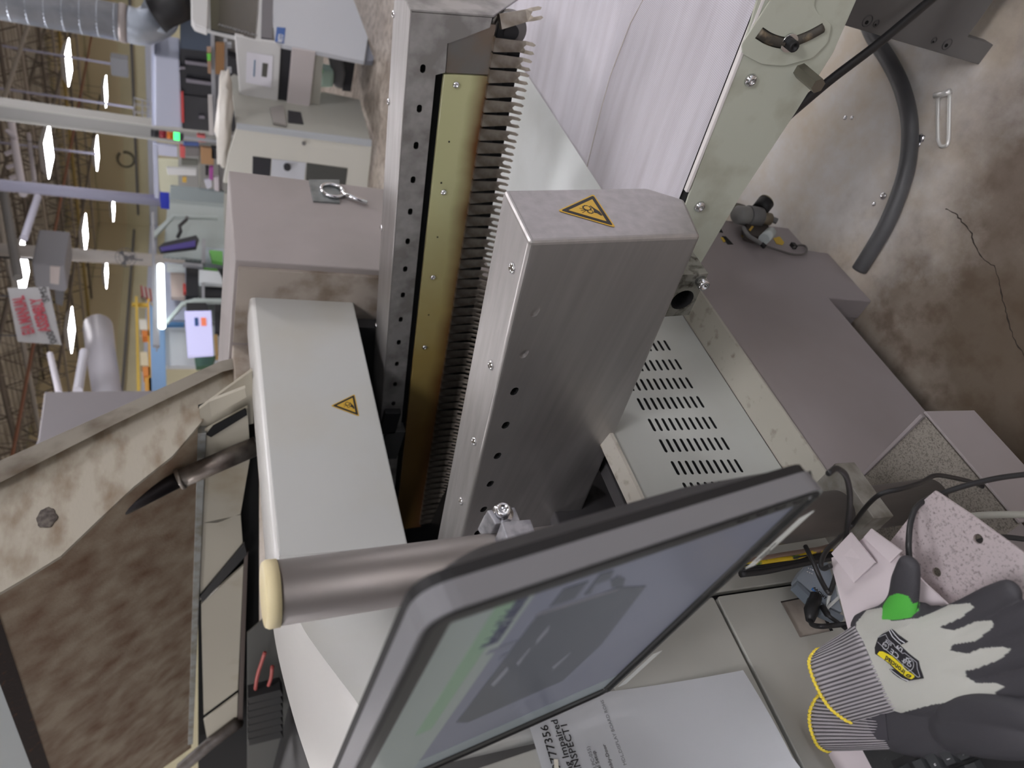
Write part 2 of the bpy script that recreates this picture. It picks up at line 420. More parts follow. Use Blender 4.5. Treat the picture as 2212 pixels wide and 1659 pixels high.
# --- vented guard panel at y = .86
yv = .862
vent = prism('vent_panel', [(.30, yv, .556), (1.15, yv, .556), (1.15, yv, .895), (.30, yv, .895)], (0, .012, 0), WHITEP, MC, bev=.002)
bm = bmesh.new()
for ci, cyp in enumerate((751, 792, 832, 873, 918, 963, 1011, 1058, 1106, 1156)):
    px0 = 1380 + (cyp-873)*.54 if cyp > 873 else 1380 + (cyp-873)*.53
    for k in range(10):
        p = PY(px0 + 4 + k*(14.3 + (cyp-873)*.0065), cyp - k*.55, yv)
        add_prism(bm, capsule((p.x, yv-.02, p.z), (1, 0, 0), .0125, .0032, (0, 1, 0), 4), (0, .05, 0))
cut(vent, bm, SHADOWBLK)
prism('vent_flange', [(.30, yv-.004, .895), (1.15, yv-.004, .895), (1.15, yv+.03, .900), (.30, yv+.03, .900)], (0, 0, .007), mat('worn_edge', (196, 192, 182), .5, var=(140, 130, 112), scale=30, lo=.55, hi=.7), MC)
box('inner_wall', (.30, 1.30, .50), (1.60, 1.33, .76), SHADOWBLK, MC)
box('inner_rib', (.42, .96, .55), (.80, .99, .86), mat('dark_grey_paint', (70, 68, 70), .5), MC, bev=.003)
box('inner_rib', (.42, 1.10, .55), (.95, 1.13, .92), MATS['dark_grey_paint'], MC, bev=.003)
# --- console block on the left: flat end panels, then a curved wall swinging back to the hood
zc = 1.418
def wallpts():
    ctrl = [(-.9, .79), (-.2, .79), (.13, .79), (.22, .80), (.30, .86), (.40, .985), (.49, 1.10), (.585, 1.215), (.70, 1.33), (.78, 1.39), (.86, 1.42), (.95, 1.42)]
    c = catmull([(x, y, 0) for x, y in ctrl[1:]], 6)
    return [(-.9, .79)] + [(p.x, p.y) for p in c] + [(1.77, 1.42)]
WP = wallpts()
def offset(pl, d):
    out = []
    for i, p in enumerate(pl):
        a = Vector(pl[max(i-1, 0)]); b = Vector(pl[min(i+1, len(pl)-1)]); t = (b-a).normalized(); out.append((p[0]-t.y*d, p[1]+t.x*d))
    return out
def sheet(name, path, z0f, z1f, thick, m, smooth=True):
    bm = bmesh.new(); o2 = offset(path, thick); R = []
    for (a, b_) in zip(path, o2):
        z0 = z0f(a) if callable(z0f) else z0f; z1 = z1f
        R.append([bm.verts.new((a[0], a[1], z0)), bm.verts.new((a[0], a[1], z1)), bm.verts.new((b_[0], b_[1], z1)), bm.verts.new((b_[0], b_[1], z0))])
    for A, B in zip(R, R[1:]):
        for k in range(4): bm.faces.new((A[k], A[(k+1) % 4], B[(k+1) % 4], B[k]))
    bm.faces.new(R[0]); bm.faces.new(R[-1][::-1])
    o = obj(name, bm, m, MC)
    return o
i0 = next(i for i, p in enumerate(WP) if p[0] > .215); i1 = next(i for i, p in enumerate(WP) if p[0] > .845)
HOODM = mat('hood_enamel', (190, 191, 188), .36, var=(186, 183, 172), scale=3, lo=.5, hi=.8)
cw = sheet('curved_wall', WP[i0:i1+1], 1.122, zc-.012, .012, HOODM)
for p in cw.data.polygons: p.use_smooth = abs(p.normal.z) < .5
hood = box('hood_panel', (WP[i1][0]-.002, 1.42, 1.122), (1.77, 1.445, zc-.012), HOODM, MC, bev=.004)
# top ledge following the same curve, rounded front edge
prof = [(0, -.014), (.002, -.005), (.008, 0), (.07, .003), (.13, .0), (.15, -.008), (.15, -.03)]
bm = bmesh.new(); R = []
path = WP[:-1] + [(1.2, 1.42), (1.77, 1.42)]
wd = []
for p in path: wd.append(1.0 if p[0] > .8 else 1.0 + .45*min(1, (.8-p[0])/.4))
offs = [[q for q in offset(path, 1.0)]]
for i, p in enumerate(path):
    n = Vector(offs[0][i]) - Vector(p)
    R.append([bm.verts.new((p[0]+n.x*d*wd[i], p[1]+n.y*d*wd[i], zc+h)) for d, h in prof])
for A, B in zip(R, R[1:]):
    for k in range(len(prof)-1): bm.faces.new((A[k], A[k+1], B[k+1], B[k]))
obj('top_ledge', bm, mat('ledge_white', (222, 221, 218), .3), MC, True)
# flux stains along the lower rim of the hood
STN = mat('flux_stain', (186, 158, 122), .6, var=(200, 190, 168), scale=30)
# console panels with open seams between them
seamz, seamx = .914, .348
GP = GREYP
prism('console_panel', fillet([(-.9, yb, seamz+.003), (seamx-.003, yb, seamz+.003), (seamx-.003, yb, 1.122), (.215, yb, 1.122), (.19, yb, zc-.012), (-.9, yb, zc-.012)], .004), (0, .012, 0), GP, MC, bev=.0015)
low = prism('console_panel', fillet([(-.9, yb, .56), (seamx-.003, yb, .56), (seamx-.003, yb, seamz-.003), (-.9, yb, seamz-.003)], .006), (0, .012, 0), GP, MC, bev=.0015)
prism('console_panel', fillet([(seamx+.003, yb, .56), (.435, yb, .56), (.435, yb, 1.122), (seamx+.003, yb, 1.122)], .004), (0, .012, 0), GP, MC, bev=.0015)
box('console_core', (-.88, .804, .56), (.425, 1.6, 1.10), SHADOWBLK, MC)
# recessed access plate in the lower panel
c4 = [PY(*q, yb) for q in ((1686, 1299), (1728, 1377), (1800, 1362), (1760, 1284))]
bm = bmesh.new(); add_prism(bm, [p + Vector((0, -.01, 0)) for p in c4], (0, .03, 0)); cut(low, bm, SHADOWBLK)
prism('access_plate', [p + Vector((0, .006, 0)) for p in c4], (0, .004, 0), mat('bare_plate', (184, 176, 166), .5, var=(160, 150, 140), scale=20), MC)

# --- near rail cover
DK = SHADOWBLK
xo, xi = .70, .835
endpts = [PA_ for PA_ in []]
ep = [toRL(on(*q, DIR, K0)) for q in ((1089, 409), (1395, 403), (1480, 430), (1525, 490), (1144, 522))]
nb = toRL(PX(1525, 490, xo))[2]; xin = ep[0][0]
endprof = [(xo, 0), (xin, 0), (xin+.004, ep[1][2]), (ep[2][0], ep[2][2]), (xo+.002, nb)]
bm = bmesh.new(); add_prism(bm, fillet([(x, 0, n) for x, n in endprof], .006, 4), (0, 1.75, 0))
bmesh.ops.recalc_face_normals(bm, faces=bm.faces)
bmesh.ops.bevel(bm, geom=[e for e in bm.edges if all(abs(v.co.y) < 1e-5 for v in e.verts)], offset=.006, segments=3, affect='EDGES', profile=.5)
xf(bm, RAILM)
nearcov = obj('near_rail_cover', bm, COVER, MC)
for k0, k1, dp, cm in ((0, 2, .013, COVER), (2, 18, .04, BLACK)):      # the first two slots are plugged
    bm = bmesh.new()
    for k in range(k0, k1):
        s = .121 + k*.0815
        add_prism(bm, [RL(p.x, p.y, p.z) for p in capsule((xo-.01, s, -.033), (0, 1, .25), .003, .0058, (1, 0, 0), 6)], (dp, 0, 0))
    cut(nearcov, bm, cm)
for p in nearcov.data.polygons: p.use_smooth = False
for s in (.067, .254, .44, .62): screw(RL(.732, s, 0), NRM, .0085, nearcov)
# hazard label: triangle with two gears and a hand
def hazard(name, c, xd, yd, side, parent):
    xd = Vector(xd).normalized(); yd = Vector(yd).normalized(); zd = xd.cross(yd).normalized(); c = Vector(c); bm = bmesh.new()
    def put(poly, h, mi):
        n0 = len(bm.faces); b2 = bmesh.new(); vs = [b2.verts.new(c + xd*x*side + yd*y*side + zd*h) for x, y in poly]; vt = [b2.verts.new(v.co + zd*.0002) for v in vs]
        f = b2.faces.new(vt); n = len(vs)
        for i in range(n): b2.faces.new((vs[i], vs[(i+1) % n], vt[(i+1) % n], vt[i]))
        bmesh.ops.triangulate(b2, faces=[f]); merge(bm, b2); bm.faces.ensure_lookup_table()
        for q in bm.faces[n0:]: q.material_index = mi
    def tri(k, r): return [(p.x, p.y) for p in fillet([(-.5*k, -.289*k, 0), (.5*k, -.289*k, 0), (0, .577*k, 0)], r, 4)]
    put(tri(1.0, .06), .0003, 0); put(tri(.90, .05), .0006, 1); put(tri(.66, .01), .0009, 0)
    def gear(cx, cy, r, nt):
        out = []
        for k in range(nt*4):
            a = 2*math.pi*k/(nt*4); rr = r*(1.22 if k % 4 in (1, 2) else 1.0); out.append((cx + rr*math.cos(a), cy + rr*math.sin(a)))
        return out
    def disc(cx, cy, r): return [(cx + r*math.cos(2*math.pi*k/16), cy + r*math.sin(2*math.pi*k/16)) for k in range(16)]
    put(gear(.055, .02, .072, 10), .0012, 1); put(disc(.055, .02, .055), .0015, 0)
    put(gear(-.055, .0, .05, 9), .0012, 1); put(disc(-.055, .0, .036), .0015, 0)
    put([(-.16, -.185), (-.05, -.175), (.04, -.12), (.13, -.075), (.115, -.06), (.02, -.085), (-.04, -.075), (-.06, -.055), (-.085, -.07), (-.10, -.11), (-.17, -.15)][::-1], .0012, 1)
    for ang in (-.5, -.15, .2): put([(-.01 + .02*ang, .06), (.0 + .02*ang, .06), (.02+ang*.2, .16), (.008+ang*.2, .16)], .0012, 1)
    me = bpy.data.meshes.new(name); bm.to_mesh(me); bm.free()
    o = link_mesh(name, me, [YEL, INK], parent); o['label'] = 'yellow triangular hazard label with gears and a hand'
    return o
tri3 = [on(*q, DIR, K0) for q in ((1206, 456), (1281, 420), (1329, 493))]
cc = (tri3[0] + tri3[1] + tri3[2])/3
hazard('warning_label', cc - DIR*.0004, tri3[1] - tri3[2], tri3[0] - (tri3[1]+tri3[2])/2, .080, nearcov)
tri3 = [PY(*q, 1.42) for q in ((714, 877), (766, 852), (776, 900))]; cc = (tri3[0]+tri3[1]+tri3[2])/3
hazard('warning_label', cc - Vector((0, .0006, 0)), tri3[1] - tri3[2], tri3[0] - (tri3[1]+tri3[2])/2, .079, hood)
# clamp block under the near cover
b0 = [toRL(PX(*q, .712)) for q in ((1493, 589), (1531, 590), (1489, 681), (1451, 681))]
s0 = b0[1][1]; s1 = b0[2][1]; n1 = b0[1][2]
blk = box('clamp_block', (.712, s0, n1), (.80, s1, -.20), mat('grimy_aluminium', (150, 150, 142), .5, .7, var=(72, 68, 60), scale=60, lo=.5, hi=.68, detail=7), MC, bev=.001, M=RAILM)
hc = toRL(PX(1474, 648, .712))
bm = bmesh.new(); add_cyl(bm, RL(.70, hc[1], hc[2]), RL(.76, hc[1], hc[2]), .0185, 24); cut(blk, bm, BLACK)
sc_ = PX(1513, 606, .712); screw(sc_, (-1, 0, 0), .009, blk, kind='cap', m=MATS['chrome'])

# --- far rail cover with slotted face
face = [(.015, 0), (.015, -.166), (.034, -.164), (.071, -.080), (.13, -.082), (.136, -.062), (1.75, -.066), (1.75, 0)]
fp = prism('far_rail_cover', [(1.46, s, n) for s, n in face], (.004, 0, 0), STEEL_D, MC, M=RAILM)
bm = bmesh.new()
for k in range(20):
    s = .124 + k*.0862
    add_prism(bm, [RL(p.x, p.y, p.z) for p in capsule((1.44, s, -.034), (0, 1, 0), .0035, .0056, (1, 0, 0), 6)], (.04, 0, 0))
cut(fp, bm, BLACK)
topc = prism('far_rail_top', [(1.4595, s, n) for s, n in ((.012, .001), (1.75, .001), (1.75, -.003), (.012, -.003))], (.158, 0, 0), COVER, MC, bev=.0012, M=RAILM)
for s in (.077, .271, .62, .969, 1.3): screw(RL(1.61, s, .001), NRM, .008, topc)
prism('far_rail_end', [(1.459, .014, .001), (1.617, .014, .001), (1.617, .014, -.272), (1.575, .014, -.262), (1.459, .014, -.168)], (0, -.005, 0), STEEL_D, MC, bev=.0012, M=RAILM)
box('rail_backing', (1.49, .05, -.25), (1.60, 1.75, -.02), BLACK, MC, M=RAILM)
prism('end_plate', fillet([(1.466, .03, -.162), (1.466, .071, -.083), (1.466, .133, -.085), (1.466, .133, -.178), (1.466, .03, -.178)], .003), (.006, 0, 0), mat('heat_tinted_plate', (156, 142, 130), .4, .9, var=(150, 148, 146), scale=9), MC, M=RAILM)
# glass-fibre strip, browned towards its lower edge by heat
def board_mat():
    m = mat('glass_fibre_strip', (178, 176, 108), .35, coat=.2); N, L, b = nodes_of(m)
    tc = N.new('ShaderNodeTexCoord'); sp = N.new('ShaderNodeSeparateXYZ'); L.new(tc.outputs['Object'], sp.inputs[0])
    nz = N.new('ShaderNodeTexNoise'); nz.inputs['Scale'].default_value = 7; nz.inputs['Detail'].default_value = 5; L.new(tc.outputs['Object'], nz.inputs[0])
    def rg(src, lo, hi):
        r = N.new('ShaderNodeMapRange'); r.inputs[1].default_value = lo; r.inputs[2].default_value = hi; L.new(src, r.inputs[0]); return r.outputs[0]
    def mth(op, a, c):
        x = N.new('ShaderNodeMath'); x.operation = op
        for i, s in enumerate((a, c)):
            if isinstance(s, (int, float)): x.inputs[i].default_value = s
            else: L.new(s, x.inputs[i])
        return x.outputs[0]
    n_wob = mth('MULTIPLY_ADD', nz.outputs[0], .03)
    nn = N.new('ShaderNodeMath'); nn.operation = 'MULTIPLY_ADD'; L.new(nz.outputs[0], nn.inputs[0]); nn.inputs[1].default_value = .05; L.new(sp.outputs['Z'], nn.inputs[2])
    burn = rg(nn.outputs[0], -.112, -.156)
    ss = N.new('ShaderNodeMath'); ss.operation = 'MULTIPLY_ADD'; L.new(nz.outputs[0], ss.inputs[0]); ss.inputs[1].default_value = .35; L.new(sp.outputs['Y'], ss.inputs[2])
    amber = rg(ss.outputs[0], .55, 1.15); deep = rg(ss.outputs[0], 1.2, 1.5)
    m1 = N.new('ShaderNodeMix'); m1.data_type = 'RGBA'; L.new(amber, m1.inputs[0]); m1.inputs[6].default_value = lin((176, 176, 134))+(1,); m1.inputs[7].default_value = lin((150, 130, 76))+(1,)
    m2 = N.new('ShaderNodeMix'); m2.data_type = 'RGBA'; L.new(deep, m2.inputs[0]); L.new(m1.outputs[2], m2.inputs[6]); m2.inputs[7].default_value = lin((112, 84, 40))+(1,)
    m3 = N.new('ShaderNodeMix'); m3.data_type = 'RGBA'; L.new(burn, m3.inputs[0]); L.new(m2.outputs[2], m3.inputs[6]); m3.inputs[7].default_value = lin((92, 58, 28))+(1,)
    L.new(m3.outputs[2], b.inputs['Base Color'])
    return m
bd = prism('guide_strip', [(1.464, .136, -.081), (1.464, 1.9, -.085), (1.464, 1.9, -.185), (1.464, .15, -.183), (1.464, .136, -.176)], (.012, 0, 0), board_mat(), MC, bev=.0008)
bd.data.transform(Matrix.Identity(4)); bd.rotation_euler = (-INC, 0, 0); bd.location = ORG   # board colours follow its own axes
bd.matrix_parent_inverse = worldmat(MC).inverted()
for q in ((985, 183), (958, 415), (935, 599), (917, 750)):
    p = PX(*q, 1.462); screw(p, (-1, 0, 0), .0075, bd)
for q in ((970, 306), (953, 395), (945, 512), (926, 680)):
    p = PX(*q, 1.4635); cyl('pin_hole', p, p + Vector((-.001, 0, 0)), .0022, BLACK, bd, 10)
# gripper fingers
bm = bmesh.new()
fo = [(-.0145, 0), (.0145, 0), (.0115, -.055), (.0125, -.066), (.0125, -.080), (.0095, -.086), (.0055, -.083), (.0055, -.068), (.0, -.064), (-.0055, -.068), (-.0055, -.083), (-.0095, -.086), (-.0125, -.080), (-.0125, -.066), (-.0115, -.055)]
add_prism(bm, [(0, s, n) for s, n in fo], (.0025, 0, 0))
bmesh.ops.triangulate(bm, faces=[f for f in bm.faces if len(f.verts) > 4])
for v in bm.verts:
    if v.co.z < -.06: v.co.x -= (-.06 - v.co.z)*.45
add_prism(bm, [(.0005, -.0145, 0), (.0005, .0145, 0), (.0155, .0145, .002), (.0155, -.0145, .002)], (0, 0, -.003))
bmesh.ops.recalc_face_normals(bm, faces=bm.faces)
FME = bpy.data.meshes.new('finger'); bm.to_mesh(FME); bm.free(); FME.materials.append(BRASS)
chain = box('finger_chain', (1.474, .03, -.215), (1.488, 1.86, -.186), SHADOWBLK, MC, M=RAILM)
for k in range(55):
    s = .066 + k*.0332
    inst('finger', FME, RAILM @ Matrix.Translation((1.456 + random.uniform(-.001, .001), s, -.1775)) @ Matrix.Rotation(random.uniform(-.035, .035), 4, 'X'), chain)
inst('finger', FME, RAILM @ Matrix.Translation((1.463, .022, -.186)) @ Matrix.Rotation(-.28, 4, 'X') @ Matrix.Rotation(.35, 4, 'Z'), chain)
cyl('sprocket', RL(1.478, .045, -.215), RL(1.50, .045, -.215), .036, mat('worn_sprocket', (140, 138, 136), .35, 1.0), MC, 28)
cyl('sprocket_hub', RL(1.468, .045, -.215), RL(1.51, .045, -.215), .016, SHADOWBLK, MC, 20)

# --- mesh belt and its frame
def mesh_mat():
    m = mat('woven_mesh', (214, 210, 220), .42, .25); N, L, b = nodes_of(m)
    tc = N.new('ShaderNodeTexCoord'); mp = N.new('ShaderNodeMapping'); L.new(tc.outputs['Object'], mp.inputs[0])
    out = []
    for ax in ('X', 'Y'):
        w = N.new('ShaderNodeTexWave'); w.wave_type = 'BANDS'; w.bands_direction = ax; w.inputs['Scale'].default_value = 105; L.new(mp.outputs[0], w.inputs['Vector']); out.append(w.outputs[1])
    mu = N.new('ShaderNodeMath'); mu.operation = 'MULTIPLY'; L.new(out[0], mu.inputs[0]); L.new(out[1], mu.inputs[1])
    nz = N.new('ShaderNodeTexNoise'); nz.inputs['Scale'].default_value = 9; nz.inputs['Detail'].default_value = 5; m2 = N.new('ShaderNodeMapping'); m2.inputs['Scale'].default_value = (3.2, .35, 1)
    L.new(tc.outputs['Object'], m2.inputs[0]); L.new(m2.outputs[0], nz.inputs['Vector'])
    mx = N.new('ShaderNodeMix'); mx.data_type = 'RGBA'; mx.inputs[6].default_value = lin((226, 223, 232))+(1,); mx.inputs[7].default_value = lin((176, 172, 180))+(1,); L.new(mu.outputs[0], mx.inputs[0])
    mr = N.new('ShaderNodeMapRange'); mr.inputs[1].default_value = .42; mr.inputs[2].default_value = .7; mr.inputs[4].default_value = .35; L.new(nz.outputs[0], mr.inputs[0])
    mz = N.new('ShaderNodeMix'); mz.data_type = 'RGBA'; L.new(mr.outputs[0], mz.inputs[0]); L.new(mx.outputs[2], mz.inputs[6]); mz.inputs[7].default_value = lin((168, 160, 166))+(1,)
    L.new(mz.outputs[2], b.inputs['Base Color'])
    bp = N.new('ShaderNodeBump'); bp.inputs['Strength'].default_value = .25; bp.inputs['Distance'].default_value = .0006; L.new(mu.outputs[0], bp.inputs['Height']); L.new(bp.outputs[0], b.inputs['Normal'])
    return m
nbelt = -.388
bp_ = [toRL(on(*q, NRM, RL(0, 0, nbelt))) for q in ((1145, 180), (1285, 405), (1635, 0), (1475, 420))]
bs = (bp_[0][1] + bp_[1][1])/2; bx0 = (bp_[2][0]+bp_[3][0])/2
bx1 = 2.0
bm = bmesh.new(); prof = [(-1.6, 0), (bs-.02, 0), (bs-.008, -.003), (bs, -.012), (bs, -.024), (bs-.008, -.033), (bs-.02, -.036), (-1.6, -.036)]
R = []
for j in range(33):
    x = bx0 + (bx1-bx0)*j/32
    R.append([bm.verts.new((x, s, n + (.0016*math.sin(j*.8 + s*5) + .0012*math.sin(j*1.9+1)) if n > -.002 else n)) for s, n in prof])
for A, B in zip(R, R[1:]):
    for k in range(len(prof)-1): bm.faces.new((A[k], A[k+1], B[k+1], B[k]))
belt = obj('mesh_belt', bm, mesh_mat(), MC, True)
belt.rotation_euler = (-INC, 0, 0); belt.location = RL(0, 0, nbelt); belt.matrix_parent_inverse = worldmat(MC).inverted()
# worn creases in the belt
for poly in ([(1389, 0), (1362, 50), (1335, 120), (1318, 165), (1300, 230), (1268, 360)],):
    tube('belt_crease', [on(a, b_, NRM, RL(0, 0, nbelt+.0012)) for a, b_ in poly], .0008, mat('crease_brown', (188, 180, 172), .7), belt, 5)
box('drip_tray', (1.16, .58, .70), (2.2, 1.28, .712), mat('tray_white', (228, 233, 232), .4, var=(218, 223, 220), scale=6), MC, bev=.002)
fx = bx0 - .022
n_fl = toRL(PX(1602, 114, fx))[2]; s_fl = toRL(PX(1491, 415, fx))[1]
box('belt_gap', (fx+.008, -1.6, n_fl-.05), (bx0+.004, s_fl+.06, n_fl-.010), BLACK, MC, M=RAILM)
box('belt_rail', (fx-.001, -1.6, n_fl-.004), (fx+.008, s_fl, n_fl+.0015), mat('bright_edge', (232, 228, 226), .3, .0), MC, bev=.0008, M=RAILM)
frp = [PX(*q, fx) for q in ((1655, -60), (1602, 114), (1491, 415), (1478, 452), (1500, 590), (1512, 572), (1602, 420), (1721, 240), (1800, 114), (1850, 0), (1880, -60))]
fr = prism('belt_side_plate', frp, (.004, 0, 0), SAGE, MC, bev=.0008)
adj = [PX(*q, fx-.004) for q in ((1690, -50), (1665, 0), (1602, 97), (1605, 118), (1645, 139), (1695, 143), (1757, 125), (1789, 92), (1797, 54), (1768, 30), (1758, 12), (1762, 0), (1775, -50))]
adjp = prism('adjusting_plate', fillet(adj, .006, 3), (.003, 0, 0), SAGE, MC, bev=.0008)
arc = catmull([PX(*q, fx-.006) for q in ((1641, 72), (1662, 85), (1688, 93), (1712, 92), (1745, 80), (1779, 62))], 6)
bm = bmesh.new()
add_tube(bm, [p for p in arc], .009, 12)
cut(adjp, bm, mat('rusty_slot', (70, 66, 60), .6, var=(126, 112, 92), scale=60, lo=.5, hi=.7))
tube('slot_grease', [p + Vector((.0035, 0, 0)) for p in arc], .0075, MATS['rusty_slot'], adjp, 8)
pb = PX(1704, 92, fx-.006)
cyl('washer', pb, pb - Vector((.003, 0, 0)), .0135, MATS['chrome'], adjp, 24)
screw(pb - Vector((.003, 0, 0)), (-1, 0, 0), .0084, adjp, name='bolt', kind='cap', m=SHADOWBLK)
for q in ((1621, 173), (1511, 446)): screw(PX(*q, fx-.0005), (-1, 0, 0), .0105, fr)
h0 = PX(1728, 152, fx); cyl('hex_standoff', h0, h0 + Vector((-.052, 0, .0)), .0115, mat('dull_nickel', (150, 146, 138), .4, 1.0), fr, 6)

# --- side cabinet right of the hood, with a ring pin hanging on a plate
ybx = 1.30
bp4 = [PY(*q, ybx) for q in ((490, 375), (507, 560), (815, 584), (830, 400))]
bx_l = (bp4[1].x + bp4[2].x)/2; bz_t = bp4[1].z
bx_r = bp4[0].x
box('side_cabinet', (bx_l, ybx, .2), (bx_r+.02, 2.3, bz_t), BOXG, MC, bev=.004)
box('cabinet_reveal', (bx_l-.012, ybx+.02, .2), (bx_l+.002, 1.60, bz_t-.01), mat('stained_reveal', (168, 158, 148), .6, var=(126, 112, 98), scale=12, lo=.45, hi=.7, detail=7), MC)
pl = [PY(*q, ybx) for q in ((667, 391), (733, 391), (733, 441), (676, 437))]
hp = prism('hanger_plate', pl, (0, -.006, 0), mat('dull_zinc', (146, 150, 150), .4, .6, var=(120, 124, 124), scale=20), MC, bev=.0008)
tube('ring_pin', [PY(*q, ybx-.012) for q in ((735, 417), (762, 427), (793, 438))], .0085, MATS['chrome'], hp, 12)
rc = PY(718, 411, ybx-.012); bm = bmesh.new()
add_tube(bm, [rc + Vector((.036*math.cos(a), 0, .036*math.sin(a))) for a in [2*math.pi*k/28 for k in range(29)]], .006, 10, caps=False)
obj('ring', bm, MATS['chrome'], hp, True)
# machine roof strip behind the hood
box('roof_strip', (bx_l-.16, 1.62, 1.40), (bx_l+.3, 2.3, 1.455), mat('roof_stained', (182, 172, 162), .5, var=(150, 136, 122), scale=14), MC, bev=.004)

# --- tunnel: dark lining, far wall with window frames, brackets
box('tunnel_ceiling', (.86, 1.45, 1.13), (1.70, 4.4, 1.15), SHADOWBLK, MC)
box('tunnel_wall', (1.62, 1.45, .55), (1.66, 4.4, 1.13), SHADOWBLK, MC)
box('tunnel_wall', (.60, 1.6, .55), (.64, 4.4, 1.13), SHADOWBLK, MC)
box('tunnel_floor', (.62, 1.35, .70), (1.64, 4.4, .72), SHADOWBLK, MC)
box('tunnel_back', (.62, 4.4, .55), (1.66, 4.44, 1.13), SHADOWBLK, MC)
p = PX(845, 885, 1.455); box('rail_bracket', (1.44, p.y, p.z-.03), (1.50, p.y+.10, p.z+.02), SHADOWBLK, MC, bev=.002)
p = PX(848, 925, 1.455); box('rail_bracket', (1.44, p.y, p.z-.04), (1.48, p.y+.14, p.z+.02), mat('grey_casting', (92, 92, 92), .5, .5), MC, bev=.002)

# --- raised lid with its dirty underside (hinge line runs along y)
xw, zh, BETA = 1.42, 1.553, math.radians(56)
up = Vector((-math.cos(BETA), 0, math.sin(BETA))); lidn = Vector((math.sin(BETA), 0, math.cos(BETA)))
def onlid(px, py): return on(px, py, lidn, (xw, 0, zh))
seal0 = onlid(0, 1345); Ls = (seal0 - Vector((xw, seal0.y, zh))).length
Y0, Y1 = 1.66, 4.05
hinge = Vector((xw, 0, zh))
def LD(y, u, o=0): return Vector((xw, y, zh)) + up*u + lidn*o
prism('lid_underside', [LD(Y0, 0), LD(Y1+.1, -.02), LD(Y1, Ls*.55), LD(Y1-.25, Ls), LD(Y0, Ls)], lidn*.012, LIDBROWN, MC)
prism('lid_seal', [LD(Y0, Ls-.002, -.004), LD(Y1-.25, Ls-.002, -.004), LD(Y1-.3, Ls+.045, -.004), LD(Y0, Ls+.045, -.004)], lidn*.02, SEAL, MC)
prism('lid_window', [LD(Y0, Ls+.045), LD(Y1-.3, Ls+.045), LD(Y1-.6, Ls+.6), LD(Y0, Ls+.6)], lidn*.012, FROST, MC)
ye = 1.65
ep_ = [PY(*q, ye) for q in ((528, 768), (476, 780), (240, 888), (0, 995), (-60, 1022), (-60, 1318), (0, 1280), (60, 1245), (132, 1200), (210, 1125), (290, 1050), (372, 985), (418, 932), (440, 905), (455, 868), (530, 838))]
prism('lid_end_plate', ep_, (0, .010, 0), LIDSKIN, MC)
# outer return flange of the lid end
fl = [PY(*q, ye) for q in ((528, 768), (476, 780), (240, 888), (0, 995), (-60, 1022))]
fl2 = [PY(*q, ye-.03) for q in ((532, 790), (480, 803), (245, 918), (5, 1040), (-60, 1070))]
bm = bmesh.new(); A = [bm.verts.new(p) for p in fl]; B = [bm.verts.new(p) for p in fl2]
for i in range(len(A)-1): bm.faces.new((A[i], A[i+1], B[i+1], B[i]))
bmesh.ops.solidify(bm, geom=bm.faces[:], thickness=.004); obj('lid_flange', bm, BEIGE, MC)
lc = PY(102, 1118, ye-.001)
b2 = bmesh.new(); bmesh.ops.create_icosphere(b2, subdivisions=3, radius=1)
for v in b2.verts:
    n = v.co.normalized(); k = 1 + .14*math.sin(n.x*5+2)*math.sin(n.z*6+1); v.co = lc + Vector((n.x*.028*k, n.y*.003, n.z*.020*k))
obj('flux_drip', b2, mat('burnt_flux', (104, 96, 88), .6, var=(66, 58, 54), scale=60, lo=.4, hi=.6, bump=.4, bscale=200), MC, True)
# side wall of the hood under the hinge: rail, window panels, posts
box('hinge_rail', (xw-.008, Y0+.02, zh-.022), (xw+.03, Y1, zh), mat('galvanised_rail', (150, 152, 150), .45, .5, var=(120, 116, 104), scale=18), MC, bev=.002)
def wallpoly(name, qs, m, x=xw+.002, th=.01): return prism(name, [PX(*q, x) for q in qs], (th, 0, 0), m, MC, bev=.001)
wallpoly('wall_panel', ((434, 935), (535, 880), (541, 985), (520, 1110), (470, 1130), (432, 1130)), LIDPALE)
wallpoly('wall_panel', ((432, 1130), (520, 1112), (525, 1180), (432, 1298)), LIDPALE)
wallpoly('wall_panel', ((434, 1305), (526, 1222), (514, 1490), (440, 1545)), LIDPALE)
wallpoly('wall_panel', ((440, 1556), (514, 1500), (512, 1560), (448, 1600)), LIDPALE)
wallpoly('wall_diagonal', ((432, 1290), (528, 1175), (534, 1198), (438, 1302)), SHADOWBLK, xw-.012, .012)  # dark diagonal strip across the wall panels
wallpoly('corner_post', ((528, 1200), (536, 1192), (524, 1560), (514, 1560)), mat('dark_brown_bar', (84, 72, 66), .6), xw-.01, .02)
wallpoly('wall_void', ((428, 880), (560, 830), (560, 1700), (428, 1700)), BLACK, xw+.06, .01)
wallpoly('wall_panel', ((430, 884), (545, 800), (548, 915), (436, 940)), LIDPALE, xw+.02, .01)
wallpoly('window_slot', ((452, 868), (530, 838), (533, 858), (458, 900)), LIDPALE, xw-.03, .01)
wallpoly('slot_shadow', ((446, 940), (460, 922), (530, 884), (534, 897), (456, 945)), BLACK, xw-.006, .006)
# lower edge bits at the far end: dark bar, sunlit gap, brown flap
tube('stay_bar', [PX(*q, xw-.02) for q in ((392, 1659), (455, 1605), (515, 1560))], .03, mat('dark_stay', (78, 70, 64), .6, var=(60, 52, 46), scale=20), MC, 8)
